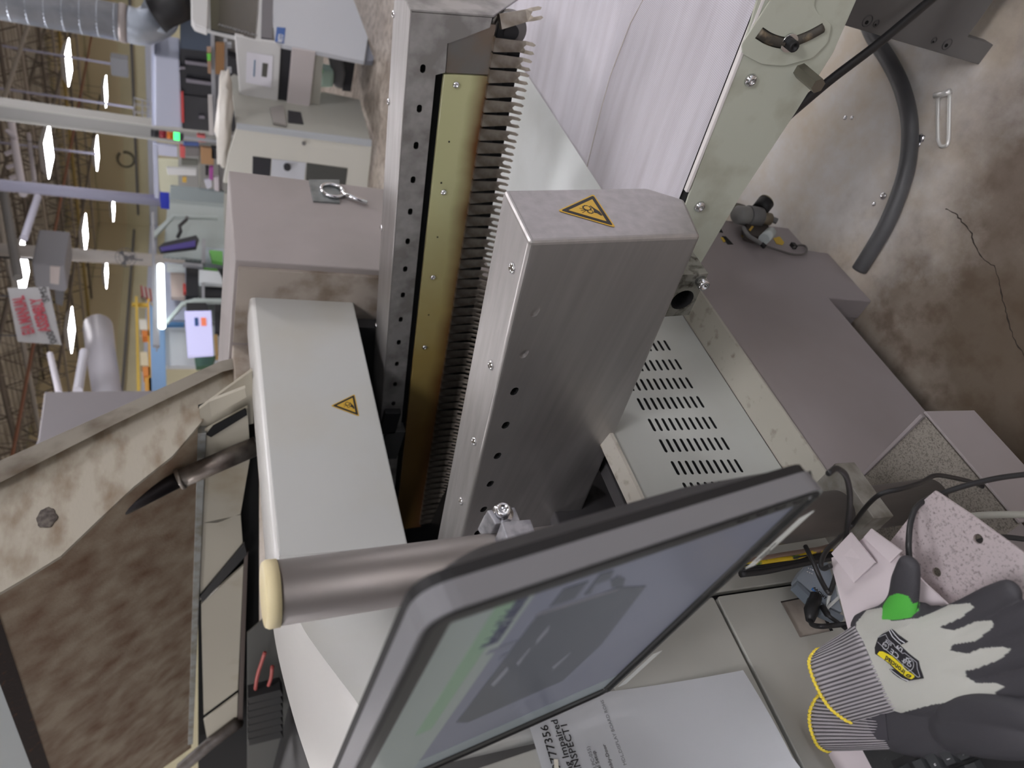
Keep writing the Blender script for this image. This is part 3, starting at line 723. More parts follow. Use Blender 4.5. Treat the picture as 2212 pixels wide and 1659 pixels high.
# gas strut
g0, g1, g2 = PX(205, 1128, 1.30), PX(388, 1035, 1.36), PX(556, 962, 1.41)
st = cyl('strut_cylinder', g1, g2, .028, mat('sooty_cylinder', (150, 142, 134), .4, .8, var=(96, 86, 80), scale=14, lo=.4, hi=.65), MC, 20)
cyl('strut_rod', g0, g1, .0225, mat('sooty_rod', (44, 40, 42), .4, .6, var=(96, 78, 66), scale=30, lo=.62, hi=.75), MC, 16)
lathe('strut_collar', [(.031, 0), (.0325, .006), (.031, .012)], g1 - (g2-g1).normalized()*.004, g2-g1, MATS['sooty_cylinder'], MC)
# ribbed black hose box and red hoses inside the console, seen past the curved ledge
hx = 1.15
for k in range(7):
    wallpoly('bellows_rib', ((536, 1508+k*15), (606, 1490+k*15), (612, 1503+k*15), (538, 1521+k*15)), SHADOWBLK, hx, .05)
for a in (((552, 1488), (556, 1460), (566, 1428), (572, 1410)), ((580, 1480), (586, 1462), (588, 1440))):
    tube('red_hose', catmull([PX(*q, hx+.02) for q in a], 6), .007, mat('red_hose_rubber', (176, 84, 78), .5), MC, 8)
wallpoly('inner_bulkhead', ((534, 1370), (580, 1330), (760, 1700), (534, 1700)), mat('inner_grey', (84, 84, 80), .6), 1.28, .01)
# ------------------------------------------------------------------ upright tube with clamps
TX, TY, TR = .381, .681, .032
def hz(px, py, d):
    r_ = ray(px, py); return EYE + r_*(d/math.hypot(r_.x, r_.y))
TT, TB = hz(568, 1285, .78), hz(2010, 1078, .78); tax = (TT-TB).normalized()
tp = thing('support_pole', 'thick dark steel pole with a cream end cap standing behind the monitor', 'pole', (TB.x, TB.y, 0))
cyl('tube', TB - tax*.06, TT - tax*.012, TR, TUBE, tp, 48)
lathe('end_cap', [(TR+.0012, 0), (TR+.0016, .010), (TR-.0005, .0135), (TR-.0015, .014)], TT - tax*.014, tax, CREAM, tp, 48)
def vx(px, py): return PY(px, py, TY)
def collar(zc_, h, name):
    b = box(name, (TX-.046, TY-.046, zc_-h/2), (TX+.046, TY+.046, zc_+h/2), ALU, tp, bev=.0015)
    return b
# pole clamp: split block with ear and cap screw
zk = PY(1118, 1150, TY-.05).z
pa = PY(1085, 1128, TY-.046)
ztop, zbot = PX(1085, 1127, TX+.02).z, 0
c1 = prism('clamp', [PY(*q, TY-.056) for q in ((1083, 1127), (1146, 1121), (1164, 1167), (1103, 1191))], (-.012, .095, 0), ALU, tp, bev=.0012)
c1b = prism('clamp_ear', [PY(*q, TY-.040) for q in ((1052, 1102), (1112, 1095), (1124, 1124), (1070, 1132))], (0, .030, 0), ALU, tp, bev=.0012)
prism('clamp_ear', [PY(*q, TY-.006) for q in ((1046, 1112), (1108, 1104), (1120, 1132), (1064, 1142))], (0, .030, 0), ALU, tp, bev=.0012)
sp_ = PY(1085, 1111, TY-.040)
screw(sp_, (-.1, -1, .25), .0085, c1b, kind='cap')
lathe('washer', [(.0125, 0), (.0125, .002)], sp_, (-.1, -1, .25), MATS['chrome'], c1b, 20)
TXU, TYU = TX, TY
TX, TY = TB.x - .002, TB.y + .002
z2 = PY(1836, 1112, TY).z
c2 = box('clamp', (TX-.045, TY-.045, z2-.020), (TX+.050, TY+.045, z2+.020), mat('dusty_clamp', (156, 154, 148), .6, .3, var=(120, 116, 108), scale=30), tp, bev=.0015)
GRIT = mat('gritty_grey_plate', (142, 136, 128), .7, var=(96, 90, 84), scale=420, lo=.45, hi=.7, detail=3)
zb = PY(2012, 1090, TY).z
fl = prism('foot_bracket', [(TX-.10, TY-.085, zb-.01), (TX+.10, TY-.085, zb-.01), (TX+.10, .788, zb-.01), (TX-.10, .788, zb-.01)], (0, 0, .008), GRIT, tp, bev=.0008)
prism('foot_bracket', [(TX+.10, TY-.085, zb-.06), (TX+.10, .788, zb-.06), (TX+.10, .788, zb), (TX+.10, TY-.085, zb+.004)], (.006, 0, 0), WARMG, tp, bev=.0008)
prism('foot_bracket', [(TX-.10, TY-.088, zb-.12), (TX+.106, TY-.088, zb-.12), (TX+.106, TY-.088, zb), (TX-.10, TY-.088, zb)], (0, -.004, 0), WARMG, tp, bev=.0008)

TX, TY = TXU, TYU
# ------------------------------------------------------------------ monitor
MW = Vector((-.048, -.998, .028)).normalized(); MH = Vector((-.171, .036, .985)); MH = (MH - MW*MH.dot(MW)).normalized(); MN = MW.cross(MH)
tA = .37; mw, mh = 1.135*tA, .872*tA
A0 = PT(922, 1338, tA); mo = A0 - MW*mw - MH*mh
MONM = Matrix((MW, MH, MN)).transposed().to_4x4(); MONM.translation = mo
mon = thing('computer_monitor', 'flat black monitor with silver rim showing a dim page, seen edge-on', 'monitor', tuple(mo + MW*mw/2))
RIM = mat('silver_rim', (126, 126, 130), .34, .1)
def rrect(x0, y0, x1, y1, r, z): return fillet([(x0, y0, z), (x1, y0, z), (x1, y1, z), (x0, y1, z)], r, 6)
def ringmesh(name, o, i, z0, z1, m, parent, rough=True):
    """frame between outer and inner rounded outlines (same point count), from z0 to z1"""
    bm = bmesh.new(); n = len(o)
    V = [[bm.verts.new((p.x, p.y, z)) for p in q] for q, z in ((o, z0), (o, z1), (i, z1), (i, z0))]
    for a in range(4):
        A, B = V[a], V[(a+1) % 4]
        for k in range(n): bm.faces.new((A[k], A[(k+1) % n], B[(k+1) % n], B[k]))
    xf(bm, MONM); return obj(name, bm, m, parent)
ringmesh('rim', rrect(0, 0, mw, mh, .022, 0), rrect(.004, .004, mw-.004, mh-.004, .018, 0), -.0165, -.0005, RIM, mon)
ringmesh('rim_gap', rrect(.0025, .0025, mw-.0025, mh-.0025, .020, 0), rrect(.007, .007, mw-.007, mh-.007, .016, 0), -.012, .0004, SHADOWBLK, mon)
BEZ = mat('charcoal_bezel', (58, 58, 57), .5)
ringmesh('bezel', rrect(.005, .005, mw-.005, mh-.005, .018, 0), rrect(.020, .017, mw-.020, mh-.019, .002, 0), -.012, -.001, BEZ, mon)
ringmesh('rim_back', rrect(.001, .001, mw-.001, mh-.001, .022, 0), rrect(.012, .012, mw-.012, mh-.012, .018, 0), -.024, -.0165, SHADOWBLK, mon)
bm = bmesh.new(); o1, o2 = rrect(.002, .002, mw-.002, mh-.002, .022, 0), rrect(.05, .05, mw-.05, mh-.05, .03, 0)
va = [bm.verts.new((p.x, p.y, -.022)) for p in o1]; vb = [bm.verts.new((p.x, p.y, -.052)) for p in o2]; bm.faces.new(va); bm.faces.new(vb[::-1])
for k in range(len(va)): bm.faces.new((va[k], vb[k], vb[(k+1) % len(va)], va[(k+1) % len(va)]))
xf(bm, MONM); obj('back_shell', bm, mat('dusty_black_plastic', (44, 43, 45), .55, var=(62, 60, 60), scale=80, lo=.55, hi=.75), mon)
def screenm(name, rgb, k=1.0): return mat('lcd_' + name, rgb, .3, emit=.34*k, spec=.2)
scr = prism('screen', [(.019, .016, -.004), (mw-.019, .016, -.004), (mw-.019, mh-.018, -.004), (.019, mh-.018, -.004)], (0, 0, .001), screenm('page', (96, 99, 112)), mon, M=MONM)
def spx(px, py):
    p = on(px, py, MN, mo - MN*.003); return MONM.inverted() @ p
def spoly(name, qs, m, lift=.0002):
    return prism(name, [(min(max(q.x, .0205), mw-.0205), min(max(q.y, .0175), mh-.0195), -.003) for q in [spx(*q) for q in qs]], (0, 0, lift), m, scr, M=MONM)
def sfrac(name, u0, v0, u1, v1, m, lift=.0002):
    X0, X1, Y0_, Y1_ = .0205, mw-.0205, .0175, mh-.0195
    f = lambda u, v: (X0 + (X1-X0)*u, Y0_ + (Y1_-Y0_)*v, -.003)
    return prism(name, [f(u0, v0), f(u1, v0), f(u1, v1), f(u0, v1)], (0, 0, lift), m, scr, M=MONM)
sfrac('page_header', 0, .80, 1, 1, screenm('greengrey', (118, 126, 124)))
sfrac('page_banner', .38, .845, 1, .895, screenm('green', (104, 126, 108)), .0004)
sfrac('page_column', 0, 0, .10, .80, screenm('column', (112, 120, 124)), .0003)
DKP = screenm('photo', (68, 71, 78))
spoly('page_photo', ((1158, 1332), (1335, 1268), (1395, 1265), (1300, 1390), (1215, 1470), (1010, 1560), (985, 1560)), DKP, .0004)
spoly('page_photo', ((1187, 1310), (1217, 1272), (1271, 1254), (1240, 1292)), DKP, .0005)
spoly('photo_edge', ((1155, 1330), (1330, 1275), (1340, 1268), (1167, 1322)), screenm('edge', (98, 98, 104)), .0006)
for qs in (((1262, 1284), (1295, 1240), (1325, 1231), (1318, 1250), (1285, 1262), (1275, 1282)), ((1318, 1254), (1335, 1243), (1350, 1250), (1345, 1266), (1320, 1268))):
    spoly('page_picture', qs, DKP, .0005)
for qs in (((1160, 1380), (1186, 1350), (1184, 1362), (1158, 1390)), ((1192, 1440), (1232, 1408), (1222, 1420), (1196, 1444)), ((1115, 1432), (1145, 1398), (1143, 1404), (1118, 1438)), ((1060, 1478), (1095, 1440), (1098, 1446), (1066, 1482))):
    spoly('photo_glint', qs, screenm('glint', (104, 106, 114)), .0006)
spoly('page_button', ((1048, 1414), (1058, 1404), (1118, 1382), (1108, 1396)), screenm('button', (92, 95, 106)), .0004)
spoly('page_button', ((1076, 1424), (1084, 1414), (1104, 1406), (1096, 1416)), screenm('button2', (86, 89, 100)), .0004)
t0 = spx(1057, 1392); t1 = spx(1140, 1286)
hd = text('page_heading', 'Mechanical Solutions', MONM @ Vector((t0.x, t0.y, -.0026)), MW, MH, .020, screenm('ink', (66, 68, 84)), scr, depth=.0003, bold=.0002)
_b = MONM @ Vector((t0.x, t0.y, -.0026)); _w = max((v.co-_b).dot(MW) for v in hd.data.vertices); _k = min(t1.x, mw-.024) - t0.x
for v in hd.data.vertices:
    d_ = (v.co-_b).dot(MW); v.co += MW*(d_*_k/_w - d_)
# bottom lip, buttons, sticker
prism('bottom_lip', [(.01, -.006, -.02), (mw-.012, -.006, -.02), (mw-.012, .006, .0012), (.01, .006, .0012)], (0, .004, 0), mat('dusty_lip', (56, 57, 57), .6, var=(84, 84, 82), scale=120, lo=.55, hi=.7), mon, M=MONM)
for k in range(4):
    y = .026 + k*.019
    bm = bmesh.new(); add_tube(bm, [(mw-.0125 + .0028*math.cos(a), y + .0052*math.sin(a), -.001) for a in [2*math.pi*j/14 for j in range(15)]], .0006, 6, caps=False); xf(bm, MONM)
    obj('button', bm, SHADOWBLK, mon)
bm = bmesh.new(); add_tube(bm, [(mw-.0125 + .0035*math.cos(a), .0085 + .0045*math.sin(a), -.001) for a in [2*math.pi*j/14 for j in range(15)]], .0007, 6, caps=False); xf(bm, MONM); obj('power_button', bm, RIM, mon)
STK = mat('white_sticker', (222, 226, 222), .5)
sk = prism('sticker', [(mw*.70, -.012, .0013), (mw*.91, -.012, .0013), (mw*.895, -.001, .0013), (mw*.70, -.001, .0013)], (0, 0, .0004), STK, mon, M=MONM)
text('sticker_print', 'Model Corporation', MONM @ Vector((mw*.73, -.0045, .0018)), MW, MH, .0042, INK, sk, .0002, wid=.9)
text('sticker_print', 'Model No', MONM @ Vector((mw*.735, -.0088, .0018)), MW, MH, .0038, INK, sk, .0002, wid=.9)
prism('sticker', [(mw*.04, -.014, .0013), (mw*.26, -.014, .0013), (mw*.26, -.002, .0013), (mw*.04, -.002, .0013)], (0, 0, .0004), STK, mon, M=MONM)
# arm from the back of the monitor to the pole
ac = MONM @ Vector((mw*.42, mh*.5, -.05)); ae = Vector((TX-.040, TY-.02, ac.z-.02))
tube('mount_arm', [ac, ac + Vector((.05, .03, 0)), ae], .014, SHADOWBLK, mon, 12)
prism('mount_plate', [(mw*.42-.05, mh*.5-.05, -.052), (mw*.42+.05, mh*.5-.05, -.052), (mw*.42+.05, mh*.5+.05, -.052), (mw*.42-.05, mh*.5+.05, -.052)], (0, 0, -.006), SHADOWBLK, mon, M=MONM)

# ------------------------------------------------------------------ paper taped to the console
ypp = yb - .0006
ppr = thing('paper_sheet', 'white printed sheet taped to the grey console, its lower edge curling out', 'paper', (.1, yb, 1.0))
px_r = [PY(*q, ypp) for q in ((1340, 1478), (1605, 1458))]
xr0, xr1 = px_r[0].x, px_r[1].x; ztop_ = PY(1144, 1580, ypp).z
bm = bmesh.new(); NXp, NZp = 30, 64; R = []
for j in range(NZp+1):
    v = j/NZp; row = []
    for i in range(NXp+1):
        u = i/NXp; xr = xr0 + (xr1-xr0)*v
        z = ztop_ - v*.300
        curl = max(0, v-.45)/.55; bow = .055*curl**1.7*(1-.72*u**1.6) + .004*math.sin(u*3.1)*v
        zl = z + .018*curl**2*(1-abs(2*u-1))
        row.append(bm.verts.new((xr - (1-u)*.225, ypp - .0034 - bow, zl)))
    R.append(row)
for A, B in zip(R, R[1:]):
    for k in range(NXp): bm.faces.new((A[k], A[k+1], B[k+1], B[k]))
bmesh.ops.solidify(bm, geom=bm.faces[:], thickness=.0003)
obj('sheet', bm, PAPER, ppr)
def ptext(s, px, py, size, m, bold=0, wid=1): 
    p = PY(px, py, ypp-.0046); return text('print', s, p, (1, 0, 0), (0, 0, 1), size, m, ppr, .0002, 'RIGHT', bold, wid)
ptext('1119777356', 1175, 1566, .0136, INK, .0001)
ptext('Hearing Impaired', 1197, 1554, .0118, INK, .0001)
ptext('IN_INSPECT1', 1217, 1561, .0118, INK, .0001)
ptext('MDL,DISPLAY BOARD ROHS', 1300, 1512, .0058, INKGREY)
ptext('(MTI,PC-055)', 1270, 1612, .006, INKGREY)
ptext('Digital Setup', 1282, 1622, .006, INK)
ptext('Assembly-Door', 1304, 1608, .006, INK)
prism('tape', [PY(*q, ypp-.005) for q in ((1196, 1640), (1205, 1640), (1209, 1680), (1199, 1680))], (0, -.0003, 0), mat('tape_film', (214, 210, 196), .3), ppr)

# ------------------------------------------------------------------ keyboard shelf
ZT = .872
SHELF = mat('pinkish_white_shelf', (216, 206, 210), .5, var=(196, 186, 188), scale=6, lo=.5, hi=.8)
SPECK = mat('speckled_shelf', (184, 174, 176), .6, var=(112, 102, 98), scale=330, lo=.52, hi=.78, detail=4)
sh = thing('keyboard_shelf', 'bent white sheet metal shelf under the gloves and keyboard', 'shelf', tuple(PZ(2000, 1450, ZT)))
poly = [PZ(*q, ZT) for q in ((1799, 1232), (1796, 1205), (1830, 1190), (1880, 1150), (1925, 1185), (2000, 1262), (2150, 1400), (2330, 1500), (2330, 1800), (1700, 1800), (1745, 1657), (1800, 1618), (1850, 1560), (1850, 1450), (1832, 1361))]
for p in poly: p.y = min(p.y, .783)
prism('shelf_plate', poly, (0, 0, -.0025), SHELF, sh)
flap = [PZ(1798, 1195, ZT+.016), PZ(1840, 1150, ZT+.016), PZ(1893, 1215, ZT+.008), PZ(1847, 1258, ZT+.002)]
bm = bmesh.new(); add_prism(bm, flap, (0, 0, .002)); obj('shelf_flap', bm, SHELF, sh)
prism('shelf_flap', [PZ(1868, 1160, ZT+.010), PZ(1884, 1142, ZT+.010), PZ(1950, 1190, ZT+.004), PZ(1925, 1215, ZT+.004)], (0, 0, .002), SHELF, sh)
# speckled lower bracket with two holes
ZS = .835
spl = prism('shelf_bracket', [PZ(*q, ZS) for q in ((1915, 1180), (1990, 1085), (2020, 1060), (2095, 1110), (2260, 1230), (2260, 1420), (2080, 1350), (1990, 1280))], (0, 0, -.003), SPECK, sh)
bm = bmesh.new()
for q in ((2113, 1164), (2023, 1236)):
    p = PZ(*q, ZS); add_cyl(bm, p + Vector((0, 0, -.02)), p + Vector((0, 0, .02)), .0052, 20)
cut(spl, bm, mat('hole_wall', (150, 140, 138), .6))

# ------------------------------------------------------------------ keyboard
KZ = ZT + .020
kp = [PZ(*q, KZ) for q in ((1990, 1632), (2125, 1575))]
kx = (kp[1] - kp[0]); kx.z = 0; kx.normalize(); ky = Vector((-kx.y, kx.x, 0))
if ky.dot(PZ(2150, 1700, KZ) - kp[0]) > 0: ky = -ky      # ky points back towards the gloves
KM = Matrix((kx, ky, Vector((0, 0, 1)))).transposed().to_4x4(); ko = PZ(1905, 1662, KZ); ko.z = ZT; KM.translation = ko
kb = thing('keyboard', 'black computer keyboard half hidden under the gloves', 'keyboard', tuple(ko))
KBM = mat('keyboard_plastic', (44, 45, 46), .5, var=(60, 60, 60), scale=300, lo=.6, hi=.7)
box('case', (-.02, -.40, .001), (.19, .028, .014), KBM, kb, bev=.002, M=KM)
box('case_well', (.012, -.40, .0141), (.17, .004, .0145), SHADOWBLK, kb, M=KM)
bm = bmesh.new(); _a = [bm.verts.new(p) for p in ((-.0085, -.0085, 0), (.0085, -.0085, 0), (.0085, .0085, 0), (-.0085, .0085, 0))]; _b = [bm.verts.new(p) for p in ((-.0062, -.0068, .0075), (.0062, -.0068, .0075), (.0062, .0075, .0075), (-.0062, .0075, .0075))]
bm.faces.new(_a[::-1]); bm.faces.new(_b)
for k in range(4): bm.faces.new((_a[k], _a[(k+1) % 4], _b[(k+1) % 4], _b[k]))
KME = bpy.data.meshes.new('key'); bm.to_mesh(KME); bm.free(); KME.materials.append(mat('key_plastic', (52, 54, 56), .42))
KTXT = mat('key_print', (220, 222, 224), .6)
rows = [(.025, ['F8', 'F7', 'F6', 'F5', '', 'F4', 'F3', 'F2', 'F1', '', 'Esc']), (.052, ['8', '7', '6', '5', '4', '3', '2', '1', '`']), (.071, list('uytrewq')), (.090, list('jhgfdsa')), (.109, list('mnbvcxz'))]
for x, names in rows:
    for j, nm in enumerate(names):
        if not nm: continue
        y = -.012 - j*.0192
        k = inst('key', KME, KM @ Matrix.Translation((x, y, .0145)), kb)
        text('key_letter', nm, KM @ Vector((x+.001, y-.002, .0222)), ky*-1, kx, .0048, KTXT, k, .0001, 'CENTER')

# ------------------------------------------------------------------ gloves
ZG = ZT + .020
KNIT = None
def vcol_mat(name, rough, bump_scale=900):
    m = mat(name, (128, 128, 128), rough); N, L, b = nodes_of(m)
    a = N.new('ShaderNodeVertexColor'); a.layer_name = 'dye'; L.new(a.outputs[0], b.inputs['Base Color'])
    tc = N.new('ShaderNodeTexCoord'); w = N.new('ShaderNodeTexWave'); w.inputs['Scale'].default_value = 260; w.inputs['Distortion'].default_value = 2; w.inputs['Detail'].default_value = 1
    L.new(tc.outputs['Object'], w.inputs['Vector']); bp = N.new('ShaderNodeBump'); bp.inputs['Strength'].default_value = .35; bp.inputs['Distance'].default_value = .0006
    L.new(w.outputs[1], bp.inputs['Height']); L.new(bp.outputs[0], b.inputs['Normal'])
    return m
def inpoly(p, poly):
    c = False; n = len(poly)
    for i in range(n):
        a, b_ = poly[i], poly[i-1]
        if (a.y > p.y) != (b_.y > p.y) and p.x < (b_.x-a.x)*(p.y-a.y)/(b_.y-a.y)+a.x: c = not c
    return c
def blob_mesh(limbs, voxel, smooth=3):
    bm = bmesh.new()
    for pts, rad, flat in limbs:
        pts2 = catmull(pts, 5); n = len(pts2)
        rr = []
        for i in range(n):
            t = i/(n-1)*(len(rad)-1); k = min(int(t), len(rad)-2); rr.append(rad[k]*(1-(t-k)) + rad[k+1]*(t-k))
        # rounded ends
        d0 = (pts2[0]-pts2[1]).normalized(); d1 = (pts2[-1]-pts2[-2]).normalized()
        P_, R_ = list(pts2), list(rr)
        for a in (.5, .8, .97):
            P_.insert(0, pts2[0] + d0*rr[0]*a); R_.insert(0, rr[0]*math.sqrt(1-a*a)); P_.append(pts2[-1] + d1*rr[-1]*a); R_.append(rr[-1]*math.sqrt(1-a*a))
        add_tube(bm, P_, R_, 16, flat=flat, up=(0, 0, 1))
    bmesh.ops.recalc_face_normals(bm, faces=bm.faces)
    me = bpy.data.meshes.new('tmpblob'); bm.to_mesh(me); bm.free()
    o = bpy.data.objects.new('tmpblob', me); COL.objects.link(o)
    md = o.modifiers.new('r', 'REMESH'); md.mode = 'VOXEL'; md.voxel_size = voxel
    dg = bpy.context.evaluated_depsgraph_get(); dg.update(); new = bpy.data.meshes.new_from_object(o.evaluated_get(dg))
    bpy.data.objects.remove(o); bpy.data.meshes.remove(me)
    b2 = bmesh.new(); b2.from_mesh(new)
    for _ in range(smooth): bmesh.ops.smooth_vert(b2, verts=b2.verts, factor=.5, use_axis_x=True, use_axis_y=True, use_axis_z=True)
    b2.to_mesh(new); b2.free()
    return new
def g(px, py, dz=0): return PZ(px, py, ZG+dz) 
def sc2(px): return px*.00054          # pixels of width to metres at the shelf
BLK, GRY, GRN = lin((60, 59, 64)), lin((186, 187, 180)), lin((84, 186, 70))
# upper glove, back of the hand up
limbs = [
    ([g(1900, 1430), g(1960, 1420), g(2030, 1400)], [.043, .046, .044], .26),
    ([g(1935, 1480), g(1990, 1480), g(2050, 1470)], [.030, .034, .034], .34),
    ([g(1880, 1370), g(1930, 1365), g(1990, 1360)], [.026, .030, .030], .36),
    ([g(1990, 1362), g(2040, 1348), g(2085, 1330), g(2140, 1300), g(2178, 1280)], [.018, .0165, .0155, .0145, .0125], .62),
    ([g(2030, 1400), g(2085, 1392), g(2140, 1368), g(2200, 1340), g(2250, 1320)], [.019, .0165, .0155, .015, .013], .62),
    ([g(2040, 1440), g(2100, 1436), g(2160, 1420), g(2220, 1400), g(2270, 1385)], [.018, .0165, .0155, .015, .013], .62),
    ([g(2030, 1485), g(2090, 1490), g(2140, 1490), g(2195, 1480), g(2250, 1470)], [.018, .016, .0145, .014, .012], .62),
    ([g(1890, 1350), g(1925, 1335, .003), g(1948, 1305, .010), g(1956, 1260, .018), g(1963, 1225, .022)], [.017, .0175, .0165, .0155, .0125], .7),
]
gm = blob_mesh(limbs, .0012)
gl = thing('work_glove', 'grey knit work glove with black dipped fingers and a green thumb crotch, back up', 'glove', tuple(g(1980, 1430)), 'pair of work gloves')
def gp(*qs): return [g(*q) for q in qs]
back = gp((1850, 1345), (1872, 1318), (1905, 1312), (1925, 1342), (1985, 1335), (2010, 1325), (2050, 1306), (2095, 1303), (2104, 1312), (2075, 1335), (2030, 1355), (2060, 1362), (2110, 1342), (2142, 1340), (2147, 1352), (2110, 1384), (2058, 1392), (2052, 1405), (2090, 1412), (2120, 1400), (2165, 1397), (2186, 1402), (2160, 1425), (2105, 1446), (2085, 1448), (2088, 1462), (2110, 1476), (2150, 1475), (2172, 1483), (2145, 1500), (2080, 1514), (2015, 1522), (1960, 1536), (1930, 1545), (1840, 1450))
green = gp((1905, 1338), (1907, 1308), (1920, 1288), (1940, 1281), (1962, 1288), (1972, 1304), (1986, 1300), (1984, 1318), (1968, 1334), (1935, 1339))
def dye(me, fn):
    att = me.color_attributes.new('dye', 'FLOAT_COLOR', 'POINT')
    arr = np.ones((len(me.vertices), 4), np.float32)
    for i, v in enumerate(me.vertices): arr[i, :3] = fn(v.co, v.normal)
    att.data.foreach_set('color', arr.ravel())
def gcol(p, n):
    # shift by height so the dye follows the hand rather than the shelf plane
    q = p + (EYE-p)*((ZG-p.z)/(EYE.z-p.z))
    if inpoly(q, green) and n.z > -.2: return GRN
    if inpoly(q, back) and n.z > .0:
        return GRY
    return BLK
dye(gm, gcol)
GLM = vcol_mat('knit_and_nitrile', .62)
link_mesh('hand', gm, GLM, gl, True)
def cuff(hem, seam, th, n_rib, parent, zoff=0, hemname='hem'):
    """flattened ribbed tube between hem polyline and seam polyline (pairs of points across)"""
    bm = bmesh.new(); NU, NV = 512, 14; R = []
    h = catmull(hem, 8); s = catmull(seam, 8)
    def samp(L_, t): x = t*(len(L_)-1); k = min(int(x), len(L_)-2); return L_[k].lerp(L_[k+1], x-k)
    for j in range(NV+1):
        v = j/NV; row = []
        for i in range(NU):
            a = 2*math.pi*i/NU; u = .5 - .5*math.cos(a); side = math.sin(a)
            p = samp(h, u).lerp(samp(s, u), v)
            t = th*(1 + .15*math.sin(v*9)*.3)*(abs(side)**.55)*(1 if side > 0 else -.7)
            rib = .0009*math.cos(u*math.pi*2*n_rib)
            row.append(bm.verts.new(p + Vector((0, 0, t + rib + .0012*math.sin(v*7+u*5)))))
        R.append(row)
    for A, B in zip(R, R[1:]):
        for k in range(NU): bm.faces.new((A[k], A[(k+1) % NU], B[(k+1) % NU], B[k]))
    bm.faces.new(R[0][::-1]); bm.faces.new(R[-1])
    o = obj('cuff', bm, None, parent, True)
    pal = (lin((176, 172, 176)), lin((34, 34, 38)))
    me = o.data; att = me.color_attributes.new('dye', 'FLOAT_COLOR', 'POINT'); arr = np.ones((len(me.vertices), 4), np.float32)
    for i in range(len(me.vertices)):
        a = 2*math.pi*(i % NU)/NU; u = .5-.5*math.cos(a); c = .5+.5*math.cos(u*math.pi*2*n_rib)
        c = c**.55
        arr[i, :3] = [pal[1][k]*(1-c) + pal[0][k]*c for k in range(3)]
    att.data.foreach_set('color', arr.ravel()); me.materials.append(GLM)
    # overcast hem
    hp_ = [v.co.copy() for v in me.vertices[:NU]]; hp_.append(hp_[0])
    bm = bmesh.new(); add_tube(bm, hp_, .0021, 8, caps=False); obj(hemname, bm, mat('yellow_yarn', (232, 208, 70), .7, bump=.4, bscale=900), parent, True)
    return o
cuff([g(1770, 1402), g(1763, 1430), g(1780, 1480), g(1805, 1525), g(1842, 1560)], [g(1853, 1345), g(1878, 1385), g(1905, 1440), g(1925, 1490), g(1947, 1533)], .011, 23, gl)
tube('yarn_loop', [g(1770, 1428, .004), g(1760, 1425, .004), g(1757, 1432, .004), g(1764, 1438, .004)], .0012, MATS['yellow_yarn'], gl, 6)
# printed badge on the back of the glove
zt = ZG + .0125
def bd_(px, py, dz=0): return PZ(px, py, zt+dz)
def badge(name, qs, dz, m, parent):
    b2 = bmesh.new(); vs = [b2.verts.new(bd_(*q, dz)) for q in qs]; b2.faces.new(vs); r = bmesh.ops.extrude_face_region(b2, geom=b2.faces[:])
    for e in r['geom']:
        if isinstance(e, bmesh.types.BMVert): e.co.z -= .0006 if dz else .006
    bmesh.ops.triangulate(b2, faces=[f for f in b2.faces if len(f.verts) > 4]); return obj(name, b2, m, parent)
def cq(x, y): return (1830 + x*200/2074, 1320 + y*160/1659)
INKB = mat('badge_black', (36, 35, 40), .5)
bdg = badge('badge', [cq(*q) for q in ((1000, 400), (1120, 530), (1350, 690), (1290, 720), (1170, 765), (1350, 930), (1590, 1120), (1620, 1280), (1700, 1510), (1400, 1560), (1250, 1480), (1100, 1350), (950, 1190), (800, 1070), (625, 960), (615, 820), (690, 590), (790, 510), (920, 450))], 0, INKB, gl)
badge('badge_tail', [cq(*q) for q in ((940, 1300), (1035, 1300), (1180, 1430), (1400, 1560), (1330, 1580), (1150, 1490), (1030, 1400))], -.0002, INKB, gl)
GYEL = mat('badge_yellow', (228, 212, 40), .5); GWH = mat('badge_print', (206, 208, 214), .5)
badge('badge_bar', [cq(*q) for q in ((670, 965), (720, 905), (790, 905), (1000, 1010), (1180, 1170), (1350, 1340), (1500, 1440), (1505, 1480), (1440, 1525), (1350, 1500), (1200, 1390), (1060, 1270), (940, 1160), (800, 1070))], .0004, GYEL, bdg)
rd = bd_(*cq(760, 960)) - bd_(*cq(1390, 1460)); rd.normalize(); ru = bd_(*cq(600, 1200)) - bd_(*cq(1000, 900)); 
text('badge_word', 'ironclad', bd_(*cq(1290, 1385), .0008), rd, ru, .0088, INKB, bdg, .0002, bold=.0002, wid=.86)
tube('badge_mark', [bd_(*cq(*q), .0009) for q in ((1430, 1450), (1400, 1480), (1340, 1475), (1320, 1445), (1360, 1420), (1430, 1450))], .0006, INKB, bdg, 6)
text('badge_word', 'CE', bd_(*cq(1160, 1030), .0006), rd, ru, .0090, GWH, bdg, .0002)
text('badge_word', 'CUT', bd_(*cq(1440, 1235), .0006), rd, ru, .0055, GWH, bdg, .0002, bold=.0001)
text('badge_word', 'A2', bd_(*cq(1430, 1150), .0006), rd, ru, .0055, GWH, bdg, .0002, bold=.0001)
text('badge_word', 'L/9', bd_(*cq(1240, 880), .0006), rd, ru, .0058, GWH, bdg, .0002, bold=.0001)
text('badge_word', 'SIZE', bd_(*cq(1000, 760), .0006), rd, ru, .0044, GWH, bdg, .0002)
text('badge_word', '4X', bd_(*cq(890, 790), .0006), rd, ru, .0042, GWH, bdg, .0002)
for qs in (((700, 590), (860, 520), (920, 640), (1050, 750), (1070, 800), (1240, 950), (1290, 940), (1420, 1040), (1560, 1150), (1570, 1290), (1630, 1470), (1590, 1480)), ((680, 690), (720, 730), (860, 860), (1100, 1060), (1240, 1200), (1400, 1320), (1530, 1440), (1580, 1480))):
    tube('badge_line', [bd_(*cq(*q), .0006) for q in qs], .0003, GWH, bdg, 4)
